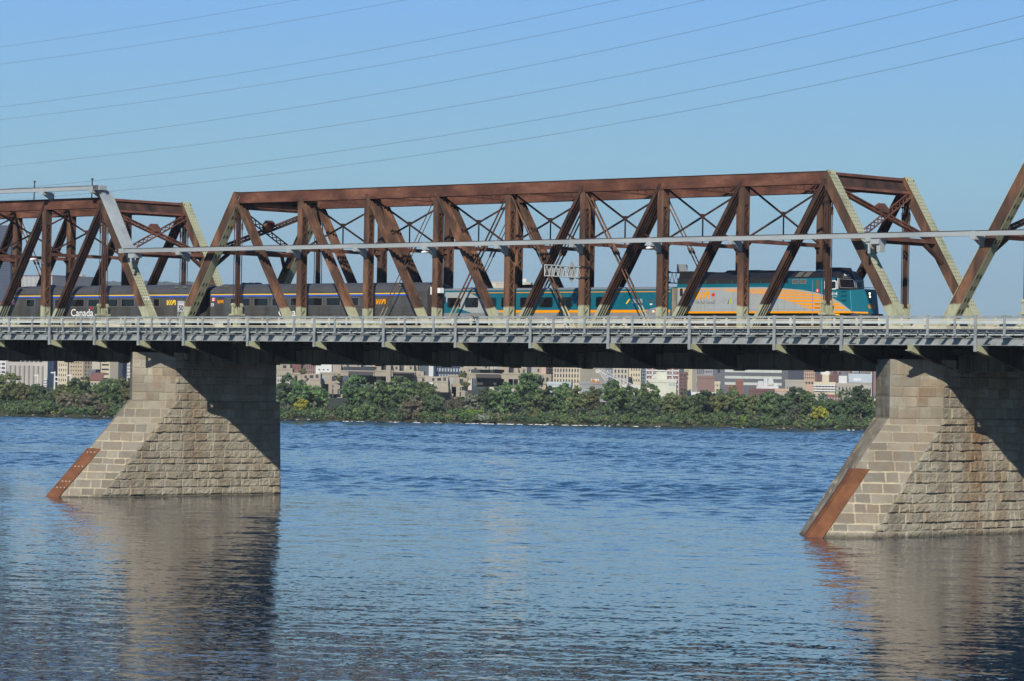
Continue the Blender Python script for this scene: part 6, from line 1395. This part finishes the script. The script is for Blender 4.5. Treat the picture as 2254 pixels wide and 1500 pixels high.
building(1896, 1945, 879, 1000, 'white', 'long low white roofed shed behind the right bank trees', win=[G(5, 1, 0.5, 0.3)])
building(1525, 1580, 866, 1010, 'white', 'white low building peeping between trees below the blank brown wall')
for (u0, u1, vt, D, wl, lb, nx, nz) in [
 (610, 640, 797, 1900, 'beige', 'hazy beige block far behind the left end of the stacked flats', 6, 4), (730, 752, 795, 1850, 'brick', 'hazy brick block just right of the white panelled block', 5, 4), (862, 890, 796, 1900, 'grey', 'hazy grey block behind the first concrete frame', 6, 5), (1016, 1040, 797, 1800, 'cream', 'hazy cream block right of the blue glass building', 5, 5),
 (1104, 1140, 798, 1900, 'grey', 'hazy grey block behind the second concrete frame', 7, 5), (1143, 1188, 798, 1750, 'brown', 'hazy brown block between the second frame and the peach brick block', 8, 5), (1276, 1296, 798, 1900, 'beige', 'hazy beige block between the cream building and the purplish wall', 4, 5), (1420, 1450, 797, 2000, 'dgrey', 'hazy dark block rising behind the white banded brick building', 6, 5),
 (1548, 1580, 799, 1900, 'grey', 'hazy grey tower left of the long grey office building', 6, 5), (1838, 1866, 818, 1900, 'beige', 'hazy beige block behind the pointed slate roof', 6, 4), (1765, 1776, 832, 1800, 'brick', 'small hazy brick gable right of the green pyramid roof', 2, 2), (1912, 1930, 806, 1900, 'grey', 'hazy grey block behind the slim chimney', 4, 5), (108, 128, 800, 1900, 'grey', 'hazy grey block behind the lighting mast at left', 5, 5), (184, 206, 797, 1900, 'beige', 'hazy beige block between the tan block and the office tower', 5, 5)]:
    building(u0, u1, vt, D, wl, lb, win=[G(nx, nz, 0.5, 0.45)])
# above the train, at left
building(-30, 20, 497, 2200, 'blue', 'tall blue glass tower at the left photo edge above the train', win=[(1, 50, 0.98, 0.35, 0.0, 1.0, 0.3, 1.0)], wm='dblue' if 'dblue' in CM else 'glass')
def ribs(r, w, dp, h):
    for i in range(24): x = -w+w*(i+0.3)/24; mb = MB(); mb.box(x, x+w*0.018, -0.15, -0.02, h*0.55, h-0.5); mb.build('rib', CM['white'], r)
    mb = MB(); mb.box(-w*0.5, -w*0.36, 4, 10, h, h+4.2); mb.build('roof_plant', CM['white'], r)
building(37, 113, 606, 2100, 'dgrey', 'pale ribbed office block on the skyline above the left coach', side=25, extra=ribs, depth=40)
def gsigns(r, w, dp, h):
    for xx in (-w*0.985, -w*0.22):
        mb = MB(); mb.box(xx, xx+w*0.10, -0.4, -0.02, h-5.0, h-0.6); s_ = mb.build('sign', CM['palegreen'], r)
        mb = MB(); cx = xx+w*0.05; cz = h-2.9; mb.tube([(cx, -0.45, cz), (cx, -0.7, cz)], w*0.038, 16); e_ = mb.build('emblem', CM['green'], s_)
        mb = MB(); q = w*0.02; mb.prism([(cx-q, -0.72, cz-q), (cx+q, -0.72, cz-q), (cx, -0.72, cz+q*1.2)], (0, -0.1, 0)); mb.build('emblem_mark', CM['white'], e_)
building(1079, 1166, 622, 1700, 'beige', 'pale concrete rooftop with two green emblem signs showing over the teal coach', extra=gsigns)
# white crane boom, lighting masts
cr_ = empty('harbour_crane', bg(1390, 1150, 5.5), CAM_YAW, 'white lattice crane boom rising to the left behind the bank trees', 'crane')
k = 1150/CAM_F; crp = lambda u, v, y=0.0: ((u-1390)*k, y, zat(u, v, 1150)-5.5)
def boom(mb, a, b, w=0.9, n=14):
    a, b = Vector(a), Vector(b); d = (b-a).normalized(); s = Vector((0, 1, 0)); t = d.cross(s)
    cs = [s*i*w/2+t*j*w/2 for i, j in ((-1,-1),(1,-1),(1,1),(-1,1))]
    for c in cs: mb.tube([a+c, b+c], 0.13, 5)
    for i in range(n):
        p, q = a.lerp(b, i/n), a.lerp(b, (i+1)/n)
        for j in range(4): mb.tube([p+cs[j], q+cs[(j+1) % 4]], 0.07, 4)
for a, b in (((1323, 816), (1396, 852)), ((1312, 819), (1322, 816)), ((1322, 818), (1340, 842))):
    mb = MB(); boom(mb, crp(*a), crp(*b), 1.0); mb.build('boom', CM['white'], cr_)
mb = MB(); mb.tube([crp(1322, 816), crp(1352, 836)], 0.12, 5); mb.tube([crp(1337, 822), crp(1337, 836)], 0.12, 5); mb.build('stay', CM['white'], cr_)
mb = MB(); mb.box(-3, 3, -2, 3, 0, zat(1390, 848, 1150)-5.5); mb.build('machine_house', CM['white'], cr_)
for u, v in ((1307, 837), (1317, 840)):
    b_ = bg(u, 1015, zat(u, v+5, 1015)); mb = MB(); mb.box(-0.4, 0.4, -0.3, 0.3, 0, 0.7); mb.prism([(-0.2, -0.2, 0.7), (0.2, -0.2, 0.7), (0, -0.2, 1.1)], (0, 0.3, 0))
    o = tag(mb.build('rooftop_hopper', CM['orange']), 'small orange hopper on the low grey building, ' + ('left' if u < 1310 else 'right') + ' of the pair', 'hopper', 'orange hoppers on the low roof'); o.location = b_
def mast(u, vt, vb, D, label, heads):
    r = empty('lighting_mast', bg(u, D, zat(u, vb, D)), CAM_YAW, label, 'mast', 'white masts by the harbour'); h = zat(u, vt, D)-zat(u, vb, D)
    mb = MB(); mb.tube([(0, 0, -4), (0, 0, h)], [0.34, 0.22], 8); mb.build('pole', CM['white'], r)
    for i in range(heads): mb = MB(); mb.box(0.1, 1.1 if i else -1.2, -0.2, 0.2, h-0.6-i*1.3, h-0.2-i*1.3); mb.build('lamp_bracket', CM['white'], r)
mast(122, 818, 872, 1050, 'tallest white mast with stacked brackets, left of the dark brick block', 3)
mast(158, 824, 842, 1080, 'short white mast in front of the tan block', 1)
mast(85, 824, 848, 1060, 'faint white mast in front of the grain silos', 1)

# ------------------------------------------------------------------ power lines high above
PA, PB = bg(-120, 620, 0), bg(2400, 330, 0); pn = (PB-PA); pn.z = 0; nrm_ = Vector((-pn.y, pn.x, 0)).normalized()
MT['cable'] = plain('aluminium_cable', (0.16,0.17,0.18), 0.5, 0.3)
LB = ['topmost', 'second from the top', 'third from the top', 'fourth from the top', 'fourth from the bottom', 'third from the bottom', 'second lowest', 'lowest']
for i, (v0, a) in enumerate(((104,-0.134), (142,-0.1255), (236,-0.1223), (264,-0.1119), (325,-0.1106), (367,-0.0948), (417.7,-0.0853), (442.2,-0.0742))):
    pts = []; off = nrm_*(3.5*(i % 2)-1.5*i)
    for u in range(-150, 2440, 70):
        v = v0+a*u-3.75e-5*u*u
        dr = (FW+CX*((u-1127)/CAM_F)+CY*((750-v)/CAM_F)); t = (PA+off-CAM_P).dot(nrm_)/dr.dot(nrm_); pts.append(CAM_P+dr*t)
    mb = MB(); mb.tube(pts, 0.019, 5); tag(mb.build('power_line', MT['cable']), LB[i].capitalize() + ' power line crossing the sky', 'cable', 'power lines across the sky')
# ------------------------------------------------------------------ the air: thin blue haze
mb = MB(); mb.box(-7000, 4200, -600, 8200, -1.0, 420.0)
hz = mb.build('haze'); hz['kind'] = 'stuff'
hm = bpy.data.materials.new('haze'); hm.use_nodes = True; ht = hm.node_tree; ht.nodes.clear()
ho = ht.nodes.new('ShaderNodeOutputMaterial'); hv = ht.nodes.new('ShaderNodeVolumePrincipled'); ht.links.new(hv.outputs[0], ho.inputs['Volume'])
hv.inputs['Color'].default_value = (0.80, 0.88, 1.0, 1); hv.inputs['Density'].default_value = 6.5e-5; hv.inputs['Anisotropy'].default_value = 0.0
hz.data.materials.append(hm)
